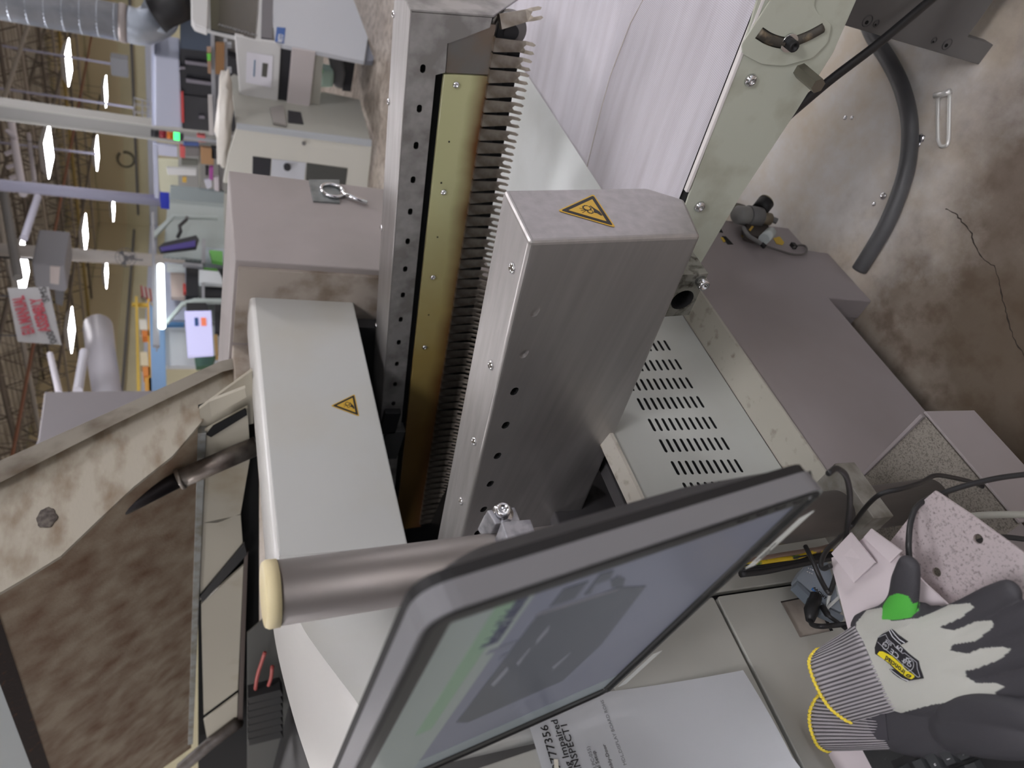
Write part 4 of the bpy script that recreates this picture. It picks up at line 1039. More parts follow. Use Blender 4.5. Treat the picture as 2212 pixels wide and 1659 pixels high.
for qs in (((940, 430), (1010, 570), (1100, 660), (1200, 745)), ((985, 415), (1080, 540), (1170, 640), (1290, 715)), ((970, 1310), (1080, 1400), (1230, 1510), (1370, 1565))):
    tube('badge_stripe', [bd_(*cq(*q), .0006) for q in qs], .0006, GWH, bdg, 4)
for cx, cy, r in ((1370, 1200, 120), (860, 780, 70)):
    tube('badge_line', [bd_(*cq(cx + r*math.cos(a), cy + r*1.2*math.sin(a)), .0006) for a in [2*math.pi*k/16 for k in range(17)]], .0003, GWH, bdg, 4)
# lower glove, palm up, mostly under the first
ZG2 = ZT + .014
def g2(px, py, dz=0): return PZ(px, py, ZG2+dz)
limbs = [
    ([g2(1925, 1572), g2(1985, 1575), g2(2060, 1570)], [.026, .030, .030], .38),
    ([g2(1925, 1548), g2(1985, 1545), g2(2060, 1545)], [.020, .024, .024], .45),
    ([g2(2060, 1545, .004), g2(2120, 1535, .010), g2(2200, 1545, .012), g2(2270, 1560, .008)], [.020, .018, .0165, .015], .7),
    ([g2(2050, 1575, .002), g2(2120, 1590, .010), g2(2190, 1598, .012), g2(2260, 1600, .008)], [.022, .020, .018, .015], .7),
]
gm2 = blob_mesh(limbs, .0017)
gl2 = thing('work_glove', 'second work glove lying black palm up beneath the first', 'glove', tuple(g2(2000, 1570)), 'pair of work gloves')
rimp = gp((1915, 1600), (1990, 1602), (1990, 1612), (1915, 1615))
dye(gm2, lambda p, n: BLK if n.z > -.1 else GRY)
link_mesh('hand', gm2, GLM, gl2, True)
cuff([g2(1772, 1502), g2(1762, 1535), g2(1764, 1570), g2(1775, 1605), g2(1790, 1622)], [g2(1890, 1525), g2(1905, 1550), g2(1915, 1575), g2(1925, 1600), g2(1930, 1618)], .009, 17, gl2)
prism('cuff_coating', [g2(*q, .0105) for q in ((1868, 1545), (1912, 1542), (1918, 1600), (1895, 1598), (1878, 1575))], (0, 0, -.004), mat('nitrile_patch', (62, 60, 66), .6), gl2)

# ------------------------------------------------------------------ small hub on the console, cable tied
hub = thing('network_hub', 'small grey blue plastic hub with a white cable tie beside the shelf', 'device', tuple(PY(1770, 1240, .755)))
HUBM = mat('hub_plastic', (150, 160, 172), .45)
hq = [PY(*q, .760) for q in ((1737, 1222), (1790, 1212), (1822, 1325), (1785, 1308), (1720, 1250))]
prism('case', fillet(hq, .006, 3), (0, .018, 0), HUBM, hub, bev=.002)
hq2 = [PY(*q, .757) for q in ((1722, 1254), (1784, 1311), (1824, 1330), (1822, 1340), (1780, 1322), (1720, 1262))]
prism('case_edge', hq2, (0, .016, 0), mat('hub_dark', (118, 128, 140), .45), hub, bev=.001)
text('hub_print', 'WORLD', PY(1757, 1268, .7595), PY(1782, 1290, .7595) - PY(1757, 1268, .7595), (0, 0, 1), .008, INK, hub, .0003, bold=.0002)
text('hub_print', 'power', PY(1753, 1272, .7595), PY(1776, 1292, .7595) - PY(1753, 1272, .7595), (0, 0, 1), .007, mat('hub_blue', (40, 130, 220), .5), hub, .0003, bold=.0002)
for a in range(3):
    for b_ in range(3):
        p = PY(1744 + a*5 + b_*2, 1235 + a*2 - b_*8, .7598); lathe('vent_dot', [(.0016, 0), (.001, .0008)], p, (0, -1, 0), GWH, hub, 8)
tube('cable_tie', [PY(*q, .752) for q in ((1800, 1225), (1812, 1290), (1782, 1318), (1788, 1300), (1798, 1262))], .0025, mat('tie_white', (206, 210, 210), .4), hub, 6)
hc1 = tube('plug', [PY(*q, .758) for q in ((1762, 1288), (1752, 1320), (1750, 1340))], [.009, .010, .006], RUBBER, hub, 10)
tube('hub_lead', catmull([PY(1750, 1340, .758), PY(1756, 1350, .752), PY(1775, 1353, .738), PY(1800, 1351, .738), PY(1830, 1348, .73)], 6), .0035, RUBBER, hub, 8)
tube('hub_lead', catmull([PY(1778, 1312, .752), PY(1790, 1330, .738), PY(1810, 1345, .738), PY(1832, 1362, .73)], 6), [.0045]*6 + [.0028]*13, RUBBER, hub, 8)

# ------------------------------------------------------------------ loose cables
def cable(name, label, pts, r, m, cat='cable'):
    o = tube(name, catmull(pts, 8), r, m, None, 10); tag(o, label, cat); return o
RUBC = mat('black_cable_sheath', (34, 34, 36), .38)
c = lambda px, py, t: PT(px, py, t)
cable('monitor_cable', 'thin black cable looping down from the monitor lower corner over the hub', [c(1790, 1022, .70), c(1808, 1012, .72), c(1828, 1030, .75), c(1836, 1070, .79), c(1833, 1120, .84), c(1825, 1170, .87), c(1812, 1220, .89), c(1795, 1275, .905), c(1788, 1278, .905), c(1772, 1250, .93), c(1757, 1215, .95), c(1740, 1180, .98)], .0031, RUBC)
cable('mouse_cable', 'black cable running from the shelf flap across the pole foot to the right', [c(1795, 1222, .86), c(1778, 1228, .87), c(1774, 1215, .88), c(1785, 1190, .90), c(1815, 1160, .93), c(1840, 1135, .96), c(1875, 1090, .92), c(1905, 1066, .90), c(1950, 1055, .90), c(1990, 1042, .92), c(2020, 1027, .95), c(2060, 1032, 1.0), c(2110, 1045, 1.05), c(2160, 1068, 1.08), c(2240, 1068, 1.08)], .0031, RUBC)
cable('keyboard_cable', 'black cable rising from the glove thumb and sweeping to the right edge', [c(1967, 1230, .80), c(1964, 1200, .80), c(1963, 1170, .80), c(1968, 1125, .81), c(1985, 1090, .82), c(2030, 1068, .83), c(2090, 1048, .83), c(2160, 1032, .83), c(2240, 1022, .83)], .0032, RUBC)
cable('scanner_cable', 'black cable curving over the speckled bracket below the grey lead', [c(1990, 1262, .88), c(2020, 1258, .87), c(2045, 1250, .86), c(2058, 1225, .86), c(2080, 1195, .87), c(2110, 1172, .88), c(2160, 1160, .89), c(2240, 1168, .89)], .0034, RUBC)
cable('grey_lead', 'thick light grey lead lying across the speckled bracket', [c(1905, 1190, .90), c(1950, 1165, .905), c(2010, 1135, .91), c(2080, 1118, .91), c(2150, 1112, .91), c(2240, 1112, .91)], .0045, mat('grey_sheath', (150, 150, 142), .5))
wb = thing('wire_bundle', 'bundle of brown, yellow and black wires held by black cable ties', 'wires', tuple(PY(1700, 1205, .74)))
def wy(px, py, y=.735): return PY(px, py, y)
tube('yellow_wire', catmull([wy(1600, 1222), wy(1640, 1216), (wy(1680, 1210)), wy(1720, 1205), wy(1760, 1190), wy(1800, 1185), wy(1850, 1170)], 6), .0042, mat('yellow_wire_skin', (206, 176, 40), .45, var=(70, 110, 60), scale=18, lo=.56, hi=.6), wb, 8)
tube('brown_wire', catmull([wy(1600, 1214), wy(1640, 1209), wy(1690, 1200), wy(1740, 1192), wy(1780, 1185), wy(1850, 1162)], 6), .0048, mat('brown_wire_skin', (134, 112, 100), .5), wb, 8)
for k in range(3):
    tube('black_wire', catmull([wy(1600, 1228+k*6, .738), wy(1650, 1224+k*5, .738), wy(1700, 1216+k*4, .738), wy(1760, 1204+k*4, .738), wy(1800, 1196+k*4, .738), wy(1850, 1184+k*4, .738)], 6), .0050, RUBBER, wb, 8)
for q0 in (1607, 1728):
    yy = 1226 if q0 < 1700 else 1206
    p = wy(q0, yy, .737); bm = bmesh.new()
    add_tube(bm, [p + Vector((.003*math.cos(a), .012*math.cos(a), .019*math.sin(a))) for a in [2*math.pi*k/20 for k in range(21)]], .0013, 6, caps=False); obj('cable_tie', bm, RUBBER, wb, True)
# ------------------------------------------------------------------ on the floor
HOSE = mat('grey_hose_rubber', (84, 84, 86), .42, var=(66, 66, 68), scale=6)
hs = tube('drain_hose', catmull([PZ(*q, .020) for q in ((1868, 40), (1890, 85), (1922, 135), (1948, 190), (1963, 250), (1965, 310), (1957, 370), (1938, 430), (1912, 490), (1880, 545), (1856, 583))], 8), .019, HOSE, None, 18)
tag(hs, 'thick dark grey hose curving over the floor beside the machine foot', 'hose')
pc = tube('power_cable', catmull([PT(*q, t) for q, t in (((2060, -40), 1.38), ((2010, 0), 1.36), ((1900, 92), 1.34), ((1800, 168), 1.33), ((1735, 222), 1.32), ((1690, 262), 1.30), ((1640, 320), 1.27))], 6), .0085, RUBC, None, 12)
tag(pc, 'stout black power cable hanging past the belt side plate', 'cable')
# plinth of the neighbouring conveyor
P0 = PZ(2112, 139, .004); xq = P0.x
st = thing('conveyor_stand', 'dark grey steel cabinet stand with a notched foot by the hose', 'stand', (xq, P0.y, 0))
STG = mat('stand_grey', (112, 110, 109), .5, var=(100, 98, 97), scale=5)
z_n = PX(2092, 77, xq).z; y_n = PX(2140, 95, xq).y
pf = [(P0.y, 0), (y_n, 0), (y_n, z_n), (y_n-.6, z_n), (y_n-.6, .60), (P0.y, .60)]
prism('front_panel', [(xq, y, z) for y, z in pf], (.03, 0, 0), STG, st, bev=.0015)
box('core', (xq+.031, y_n-.6, z_n), (xq+.4, P0.y-.01, .59), STG, st)
box('foot', (xq+.06, y_n-.30, 0), (xq+.3, y_n-.10, z_n), SHADOWBLK, st)
for q, r in (((1874, 45), .011), ((1893, 50), .006), ((2018, 87), .006), ((2046, 95), .011)):
    p = PX(*q, xq); bm = bmesh.new(); add_tube(bm, [p + Vector((-.0005, r*math.cos(a), r*math.sin(a))) for a in [2*math.pi*k/18 for k in range(19)]], .0012, 6, caps=False); obj('plug_ring', bm, mat('stand_plug', (84, 82, 82), .5), st, True)
    cyl('plug_hole', p + Vector((0, .003, 0)), p + Vector((-.001, .003, 0)), r*.35, BLACK, st, 12)
# steel U clip
cl = thing('u_clip', 'bright steel U shaped clip lying on the floor by the hose', 'clip', tuple(PZ(2037, 260, 0)))
tube('wire', catmull([PZ(*q, .005) for q in ((2027, 206), (2026, 240), (2026, 280), (2027, 304), (2032, 315), (2039, 316), (2046, 312), (2049, 298), (2050, 260), (2051, 203))], 6), .0042, mat('bright_clip', (235, 235, 232), .3, .55), cl, 10)
tube('cross_bar', [PZ(*q, .010) for q in ((2019, 207), (2035, 204), (2053, 197))], [.007, .006, .007], mat('bright_clip', (235, 235, 232), .3, .55), cl, 10)
SOL = mat('bright_solder', (235, 236, 240), .2, 1.0)
for i, (q, r, lb) in enumerate((((1826, 254), .006, 'pair of solder beads, left one, on the pale floor'), ((1840, 254), .006, 'pair of solder beads, right one, on the pale floor'), ((1989, 299), .011, 'largest solder splash on the floor beside the hose'), ((1984, 312), .006, 'small solder bead just left of the largest splash'), ((1908, 423), .010, 'solder splash on top of the wet floor patch by the hose'), ((1888, 441), .006, 'lone solder bead on the brown floor stain'))):
    p = PZ(*q, .0); b2 = bmesh.new(); bmesh.ops.create_icosphere(b2, subdivisions=2, radius=r)
    for v in b2.verts: v.co = Vector((v.co.x*random.uniform(.8, 1.2), v.co.y*random.uniform(.8, 1.2), max(0, v.co.z)*.5)) + p
    tag(obj('solder_bead', b2, SOL, None, True), lb, 'solder', 'solder beads dropped on the floor')

# ------------------------------------------------------------------ pressure regulator on the right end of the base
yr = .755
rg = thing('pressure_regulator', 'grey pneumatic regulator with a black gauge fixed to the machine base', 'regulator', tuple(PY(1620, 490, yr)))
def ry(px, py, dy=0): return PY(px, py, yr+dy)
RGM = mat('regulator_grey', (112, 112, 112), .5); RGL = mat('regulator_light', (134, 134, 132), .5)
def rcyl(name, a, b_, r, m, n=18, r2=None): return cyl(name, a, b_, r, m, rg, n, r2)
tube('knob', [ry(1588, 464), ry(1594, 464), ry(1612, 466), ry(1616, 466)], [.016, .024, .025, .020], RGL, rg, 20)
rcyl('body', ry(1614, 466), ry(1640, 470), .027, RGM, 20)
rcyl('neck', ry(1640, 470), ry(1662, 474), .017, mat('dusty_brass', (132, 122, 104), .5, .5), 14)
rcyl('fitting', ry(1664, 472), ry(1678, 478), .008, RGM, 12)
gz = ry(1640, 458, -.01)
rcyl('gauge_stem', ry(1634, 465), ry(1642, 455, -.01), .008, RGM, 12)
rcyl('gauge', ry(1641, 454, -.012), ry(1655, 436, -.03), .022, SHADOWBLK, 24)
rcyl('gauge_glass', ry(1655, 436, -.03), ry(1656, 435, -.031), .0215, mat('gauge_face', (170, 162, 140), .3), 24)
prism('bowl_bracket', [ry(*q, .01) for q in ((1612, 478), (1660, 484), (1664, 500), (1640, 512), (1612, 504))], (0, .02, 0), mat('dark_bracket', (66, 60, 56), .6), rg, bev=.002)
rcyl('bowl', ry(1650, 517), ry(1665, 502), .014, mat('clear_bowl', (196, 206, 206), .25), 16)
prism('sticker', [ry(*q, .008) for q in ((1617, 497), (1624, 488), (1628, 490), (1621, 500))], (0, -.001, 0), YEL, rg)
tube('hose', catmull([ry(1606, 492, .01), ry(1616, 508), ry(1634, 520), ry(1645, 528)], 6), .0055, RGM, rg, 8)
tube('air_line', catmull([ry(1606, 450, .02), ry(1590, 446, .02), ry(1578, 452, .02), ry(1560, 462, .03)], 6), .010, mat('olive_line', (92, 88, 78), .5), rg, 8)
rcyl('valve', ry(1645, 527), ry(1652, 533), .006, SHADOWBLK, 10)
for q in (((1670, 515), (1684, 511), (1694, 524), (1690, 530), (1677, 527)), ((1601, 509), (1607, 508), (1612, 516), (1607, 518)), ((1556, 513), (1563, 513), (1568, 521), (1563, 524))):
    prism('sticker', [PY(*k, yb-.0006) for k in q], (0, -.0006, 0), mat('sticker_yellow', (206, 172, 50), .5), body)
for q in (((1559, 510), (1568, 511), (1584, 528), (1572, 528)), ((1551, 494), (1556, 492), (1562, 503), (1552, 501))):
    prism('vent_hole', [PY(*k, yb-.0006) for k in q], (0, -.0006, 0), BLACK, body)
tube('sensor_lead', catmull([PY(*q, yb-.006) for q in ((1650, 530), (1690, 543), (1712, 549), (1735, 549), (1743, 540), (1738, 531), (1725, 530), (1714, 535))], 6), .0028, mat('lead_grey', (104, 100, 98), .5), body, 8)
box('lead_socket', (PY(1712, 534, yb).x-.008, yb-.010, PY(1712, 534, yb).z-.006), (PY(1712, 534, yb).x+.008, yb, PY(1712, 534, yb).z+.006), SHADOWBLK, body)
# ------------------------------------------------------------------ background hall
def bg(name, qs, ax, val, depth, m, parent=None, bev=0):
    off = {'x': (depth, 0, 0), 'y': (0, depth, 0), 'z': (0, 0, depth)}[ax]
    return prism(name, [PA(a, b_, ax, val) for a, b_ in qs], off, m, parent, bev)
LBLUE = mat('pale_blue_panel', (186, 192, 212), .5); CHAR = mat('charcoal_panel', (38, 39, 45), .4); SLATE = mat('slate_panel', (68, 80, 98), .5)
MWHITE = mat('machine_white', (206, 207, 208), .4); MCOOL = mat('machine_cool_white', (196, 200, 208), .4); MWARM = mat('machine_warm_white', (202, 202, 194), .45)
MBEIGE = mat('machine_beige', (172, 172, 164), .5); SKIRT = mat('machine_skirt', (120, 124, 136), .5); GLASSD = mat('smoked_glass', (30, 31, 34), .12, coat=.5)
ALUP = mat('aluminium_profile', (170, 172, 178), .4, .6); PCH = mat('pegboard_grey', (150, 160, 160), .6); CARD = mat('cardboard', (150, 112, 76), .8)
def box_w(name, lo, hi, m, parent=None, bev=0): return box(name, lo, hi, m, parent, bev)

# stencil printer on the right edge
a0 = PZ(800, 131, .06)
sp = thing('stencil_printer', 'white stencil printer with a dark window and blue logo plate', 'machine', (a0.x, a0.y, 0))
Yp, Xp = a0.y, a0.x
bg('side_panel', ((578, -80), (595, 92), (787, 131), (808, 0), (820, -80)), 'y', Yp, .04, MCOOL, sp, .004)
bg('skirt', ((788, 131), (808, 0), (820, -80), (846, -80), (835, 0), (806, 132)), 'y', Yp+.03, .04, SKIRT, sp)
bg('window_frame', ((440, -80), (448, 58), (553, 85), (571, 82), (577, -80)), 'y', Yp+.012, .05, MWHITE, sp)
bg('window', ((452, -80), (455, 63), (551, 83), (556, 30), (561, -80)), 'y', Yp, .012, GLASSD, sp)
bg('vent_strip', ((568, -80), (564, 80), (587, 83), (593, -80)), 'y', Yp-.004, .02, mat('vent_grey', (112, 110, 116), .5), sp)
bg('top_cap', ((412, -80), (413, 40), (420, 52), (448, 62), (453, -80)), 'y', Yp-.02, .06, MWHITE, sp, .01)
p = PY(471, 53, Yp-.001); q = PY(536, 72, Yp-.001)
text('window_word', 'MOMENTUM', p, q-p, PY(471, 40, Yp) - PY(471, 53, Yp), .055, mat('window_print', (150, 152, 156), .5), sp, .002)
lg = bg('logo_plate', ((598, 58), (617, 60), (613, 93), (594, 89)), 'y', Yp-.006, .006, mat('logo_blue', (52, 96, 168), .5), sp)
p = PY(606, 92, Yp-.008); q = PY(609, 60, Yp-.008)
text('logo_word', 'WSTO', p, q-p, (0, 0, 1), .06, mat('logo_white', (230, 234, 240), .5), lg, .002, bold=.001)
bg('front_panel', ((507, 76), (553, 87), (596, 93), (607, 101), (600, 226), (590, 229), (526, 213), (517, 200)), 'x', Xp-.02, .05, MWHITE, sp, .008)
ns = bg('notice', ((533, 112), (590, 121), (586, 190), (531, 178)), 'x', Xp-.026, .004, mat('notice_white', (222, 222, 232), .5), sp)
bg('notice_picture', ((567, 136), (579, 138), (576, 167), (565, 165)), 'x', Xp-.029, .003, mat('notice_dark', (84, 84, 80), .5), ns)
bg('notice_line', ((549, 130), (552, 130), (550, 166), (547, 165)), 'x', Xp-.029, .003, mat('notice_blue', (110, 140, 170), .5), ns)
bg('door_gap', ((606, 100), (631, 104), (619, 230), (598, 226)), 'x', Xp+.0, .05, CHAR, sp)
bg('front_box', ((631, 104), (682, 112), (668, 241), (624, 238), (619, 232)), 'x', Xp-.03, .06, mat('printer_pink_white', (206, 200, 202), .45), sp, .006)
bg('front_box_side', ((682, 112), (699, 118), (690, 232), (668, 241)), 'x', Xp+.02, .05, MBEIGE, sp)

# white cabinet with two dark openings, in front of the printer
c0 = PZ(805, 316, .05); Xc, Yc = c0.x, c0.y
wc = thing('white_cabinet', 'white equipment cabinet with dark openings and a grey corner strip', 'cabinet', (Xc, Yc, 0))
bg('front', ((511, 276), (803, 317), (792, 420), (482, 395), (494, 330)), 'x', Xc, .03, MWARM, wc, .004)
bg('corner_strip', ((511, 269), (803, 305), (803, 317), (511, 279)), 'x', Xc-.012, .03, mat('corner_grey', (176, 182, 188), .4), wc)
bg('side', ((511, 274), (803, 316), (777, 215), (700, 199), (620, 205), (505, 160), (498, 166)), 'y', Yc+.004, .03, MBEIGE, wc)
fo_ = bg('opening', ((546, 338), (586, 343), (582, 400), (545, 396)), 'x', Xc-.004, .01, CHAR, wc)
bg('opening', ((663, 352), (751, 364), (745, 410), (660, 398)), 'x', Xc-.004, .01, mat('opening_dark', (70, 72, 70), .4), wc)
bg('panel_plate', ((588, 344), (661, 352), (656, 398), (584, 392)), 'x', Xc-.006, .012, MCOOL, wc)
p = PX(620, 359, Xc-.008); cyl('knob', p, p + Vector((-.03, 0, 0)), .03, CHAR, wc, 16)
p = PX(656, 309, Xc-.006); cyl('lock', p, p + Vector((-.015, 0, 0)), .016, mat('lock_grey', (130, 130, 130), .4, .8), wc, 12)
bg('control_box', ((583, 231), (612, 226), (618, 270), (590, 264)), 'y', Yc-.02, .02, mat('control_grey', (154, 150, 146), .5), wc)
bg('side_slot', ((622, 238), (650, 242), (656, 268), (622, 264)), 'y', Yc-.002, .01, CHAR, wc)
# crumpled bag on the cabinet top
bgm = bmesh.new(); bmesh.ops.create_icosphere(bgm, subdivisions=3, radius=1); pcn = PX(497, 262, Xc+.15) + Vector((0, 0, .05))
for v in bgm.verts:
    n = v.co.normalized(); k = 1 + .22*math.sin(n.x*7+1)*math.sin(n.y*6) + .12*math.sin(n.z*13)
    v.co = Vector((n.x*.12*k, n.y*.40*k, n.z*.06*k)) + pcn
tag(obj('plastic_bag', bgm, mat('bag_film', (216, 212, 204), .4), None, True), 'crumpled white plastic bag on top of the white cabinet', 'bag')
# dark gear and a green bottle on the floor between printer and cabinet
gb = thing('green_bottle', 'pale green bottle with a darker green cap beside the printer', 'bottle', tuple(PX(700, 165, Xp+.35)))
bg('bottle', ((695, 150), (722, 155), (720, 190), (690, 190)), 'x', Xp+.35, .15, mat('mint_plastic', (178, 204, 190), .4), gb, .02)
bg('cap', ((682, 148), (696, 144), (700, 158), (690, 162)), 'x', Xp+.35, .1, mat('green_plastic', (96, 176, 104), .4), gb, .01)
db = thing('grey_sack', 'dark grey sack leaning behind the printer box', 'sack', tuple(PX(735, 160, Xp+.4)))
bg('sack', ((705, 118), (742, 126), (748, 160), (740, 196), (722, 190), (714, 140)), 'x', Xp+.4, .2, mat('sack_grey', (104, 104, 106), .8), db, .03)
bg('strap', ((746, 126), (768, 130), (758, 198), (740, 196)), 'x', Xp+.42, .1, CHAR, db)

# dark placement machine behind the printer
Xm = 9.2
pm = thing('placement_machine', 'large dark placement machine with a pale blue upper panel and red strip', 'machine', tuple(PX(440, 180, Xm)))
pm.location.z = 0
bg('upper_panel', ((333, 119), (388, 128), (394, 277), (334, 273)), 'x', Xm, .6, LBLUE, pm, .02)
bg('side_column', ((326, 60), (333, 62), (335, 273), (328, 272)), 'x', Xm+.05, .6, LBLUE, pm)
bg('slate_hood', ((389, -40), (458, -40), (458, 112), (389, 104)), 'x', Xm+.02, .6, SLATE, pm)
bg('front_doors', ((389, 104), (470, 113), (520, 130), (520, 285), (394, 277)), 'x', Xm+.03, .6, CHAR, pm)
bg('door_step', ((394, 205), (470, 214), (470, 285), (396, 278)), 'x', Xm+.01, .05, mat('charcoal_light', (54, 55, 60), .5), pm)
for qs in (((400, 131), (452, 138), (452, 145), (400, 138)), ((402, 170), (456, 178), (456, 185), (402, 178)), ((388, 145), (399, 145), (400, 150), (388, 150)), ((430, 250), (442, 251), (442, 257), (430, 256))):
    bg('door_handle', qs, 'x', Xm-.03, .03, mat('handle_grey', (132, 128, 138), .4, .5), pm)
bg('red_strip', ((391, 198), (396, 198), (398, 265), (392, 265)), 'x', Xm-.02, .02, mat('red_strip', (196, 70, 70), .5), pm)
bg('base', ((455, 60), (830, 60), (830, 300), (455, 290)), 'x', Xm+.2, .4, mat('machine_mid_grey', (120, 118, 116), .6), pm)
# transfer conveyor of aluminium profile before it
Xt = 7.6
tc_ = thing('transfer_conveyor', 'aluminium profile conveyor carrying a cardboard box before the dark machine', 'conveyor', tuple(PX(470, 190, Xt))); tc_.location.z = 0
bg('profile', ((455, 60), (463, 60), (468, 292), (459, 292)), 'x', Xt, .08, ALUP, tc_)
bg('profile', ((484, 90), (491, 90), (492, 290), (485, 290)), 'x', Xt, .08, ALUP, tc_)
bg('guard', ((449, 208), (458, 208), (462, 292), (452, 292)), 'x', Xt-.05, .04, mat('guard_grey', (200, 196, 196), .5), tc_)
bg('tray', ((464, 162), (484, 163), (488, 285), (468, 285)), 'x', Xt+.05, .1, mat('tray_grey', (136, 138, 146), .5, .3), tc_)
for qy in (96, 150, 205, 260): bg('cross_bar', ((484, qy), (500, qy), (500, qy+8), (484, qy+8)), 'x', Xt+.02, .06, ALUP, tc_)
tag(bg('cardboard_box', ((466, 94), (485, 96), (484, 162), (465, 160)), 'x', Xt-.06, .05, CARD), 'brown cardboard box on the aluminium conveyor', 'box')
tag(bg('light_strip_box', ((447, 112), (456, 112), (456, 160), (449, 158)), 'x', Xt-.08, .12, mat('tan_plastic', (160, 128, 104), .6)), 'narrow tan box with a bright cap on the conveyor rail', 'box')
tag(bg('green_tag', ((447, 117), (455, 117), (455, 131), (448, 131)), 'x', Xt-.10, .02, mat('tag_green', (116, 210, 80), .5)), 'bright green tag clipped to the tan box', 'tag')
# signal tower
sg = thing('signal_tower', 'stack light with black, red, amber and lit green lenses', 'light', tuple(PT(440, 296, 6.9)))
def sgp(v, t=6.9):
    top, bot = PT(325, 287, t), PT(470, 303, t); b_ = Vector((top.x, top.y, 0)); k = (v-325)/145; return Vector((b_.x, b_.y, top.z + (bot.z-top.z)*k))
segs = [(326, 343, CHAR, 'cap'), (344, 359, mat('lens_red', (140, 30, 48), .3), 'red_lens'), (360, 374, mat('lens_amber', (206, 112, 20), .3), 'amber_lens'), (375, 388, mat('lens_green', (60, 250, 120), .3, emit=2.2), 'green_lens'), (389, 396, CHAR, 'collar')]
for v0, v1, m, nm in segs: cyl(nm, sgp(v0), sgp(v1), .036, m, sg, 20)
cyl('stem', sgp(396), Vector((sgp(396).x, sgp(396).y, .0)), .016, ALUP, sg, 10)
# big steel column
pcl = PT(200, 262, 10.5)
cb = thing('steel_column', 'broad grey steel column rising to the roof behind the stack light', 'column', (pcl.x, pcl.y, 0))
box('web', (pcl.x-.07, pcl.y-.09, 0), (pcl.x+.07, pcl.y+.09, 7.2), mat('column_grey', (150, 150, 148), .6), cb)
box('flange', (pcl.x-.10, pcl.y-.12, 0), (pcl.x+.10, pcl.y-.09, 7.2), mat('column_light', (176, 176, 172), .6), cb)
box('flange', (pcl.x-.10, pcl.y+.09, 0), (pcl.x+.10, pcl.y+.12, 7.2), MATS['column_light'], cb)
# spiral duct with elbow and black boot
DUCT = mat('galvanised_duct', (176, 184, 196), .4, .55, var=(160, 168, 180), scale=5)
td = 8.0
d0, d1 = PT(-60, 20, td), PT(275, 52, td); d1 = Vector((d0.x*.0 + d1.x, d1.y, d1.z)); d0 = Vector((d1.x, d1.y, 6.6))
dr = .19
sd = thing('spiral_duct', 'galvanised spiral duct dropping to the printer with a black boot', 'duct', tuple(d1))
cyl('duct', d0, d1, dr, DUCT, sd, 32)
for k in range(14):
    z = d1.z + .1 + k*.16
    if z < 6.5: lathe('seam', [(dr+.0005, 0), (dr+.002, .01), (dr+.0005, .02)], Vector((d1.x, d1.y, z)), (.05, .05, 1), DUCT, sd, 28)
lathe('joint_band', [(dr+.004, 0), (dr+.012, .02), (dr+.012, .06), (dr+.004, .08)], d1, (0, 0, 1), mat('band_grey', (160, 152, 150), .5, .4), sd, 28)
el = catmull([d1, d1 + Vector((.0, .0, -.15)), d1 + Vector((.10, -.08, -.32)), PT(345, 30, td)], 5)
tube('elbow', el, .19, DUCT, sd, 24)
tube('boot', [PT(338, 34, td), PT(362, 22, td), PT(398, 10, td-.1)], [.19, .17, .15], RUBBER, sd, 24)
# posts with bright faces
def post(name, lab, px0, py0, px1, py1, t, r, m):
    a = PT(px0, py0, t); b_ = PT(px1, py1, t); o = cyl(name, Vector((b_.x, b_.y, 0)), Vector((b_.x, b_.y, 7.18)), r, m, None, 14)
    return tag(o, lab, 'post')
LAV = mat('lavender_grey_paint', (178, 180, 204), .5)
_b = PT(347, 434, 12.0); tag(cyl('utility_post', (_b.x, _b.y, _b.z), (_b.x, _b.y, 7.19), .09, LAV, None, 14), 'pale lavender utility post carrying the blue box', 'post')
post('utility_post', 'cream round post passing behind the wall fan', 100, 540, 345, 563, 15.0, .13, mat('post_cream', (188, 184, 180), .5))
tag(bg('blue_box', ((345, 415), (365, 417), (366, 452), (347, 450)), 'x', PT(350, 430, 12).x-.1, .2, mat('blue_plastic', (44, 60, 190), .5)), 'vivid blue box fixed at the foot of the lavender post', 'box')
cend = []
for px_, py_, px1, lab in ((40, 300, 210, 'slim white conduit drop next to the column'), (60, 110, 240, 'slim white conduit drop with a grey switch box'), (65, 200, 290, 'slim white conduit drop ending at a wire basket')):
    a = PT(px1, py_+(33 if px1 != 240 else 28), 20); cend.append(a); o = cyl('conduit', (a.x, a.y, a.z), (a.x, a.y, 7.19), .035, LAV, None, 8); tag(o, lab, 'conduit')
a = cend[1]; tag(box('switch_box', (a.x-.15, a.y-.25, a.z-.42), (a.x+.15, a.y+.25, a.z+.0), mat('switch_grey', (140, 144, 152), .5)), 'grey switch box hanging at the end of a conduit drop', 'box')
a = cend[2]; bk = thing('wire_basket', 'small wire basket hung at the end of a conduit drop', 'basket', tuple(a))
for k in range(8):
    an = 2*math.pi*k/8; cyl('wire', a + Vector((.28*math.cos(an), .28*math.sin(an), 0)), a + Vector((.22*math.cos(an), .22*math.sin(an), -.42)), .012, ALUP, bk, 6)
cyl('wire', a + Vector((-.28, 0, 0)), a + Vector((.28, 0, 0)), .012, ALUP, bk, 6); cyl('wire', a + Vector((0, 0, -.02)), a + Vector((0, 0, .05)), .03, ALUP, bk, 6)
for z, r in ((0, .28), (-.2, .25), (-.42, .22)):
    bm = bmesh.new(); add_tube(bm, [a + Vector((r*math.cos(2*math.pi*k/20), r*math.sin(2*math.pi*k/20), z)) for k in range(21)], .012, 6, caps=False); obj('hoop', bm, ALUP, bk)
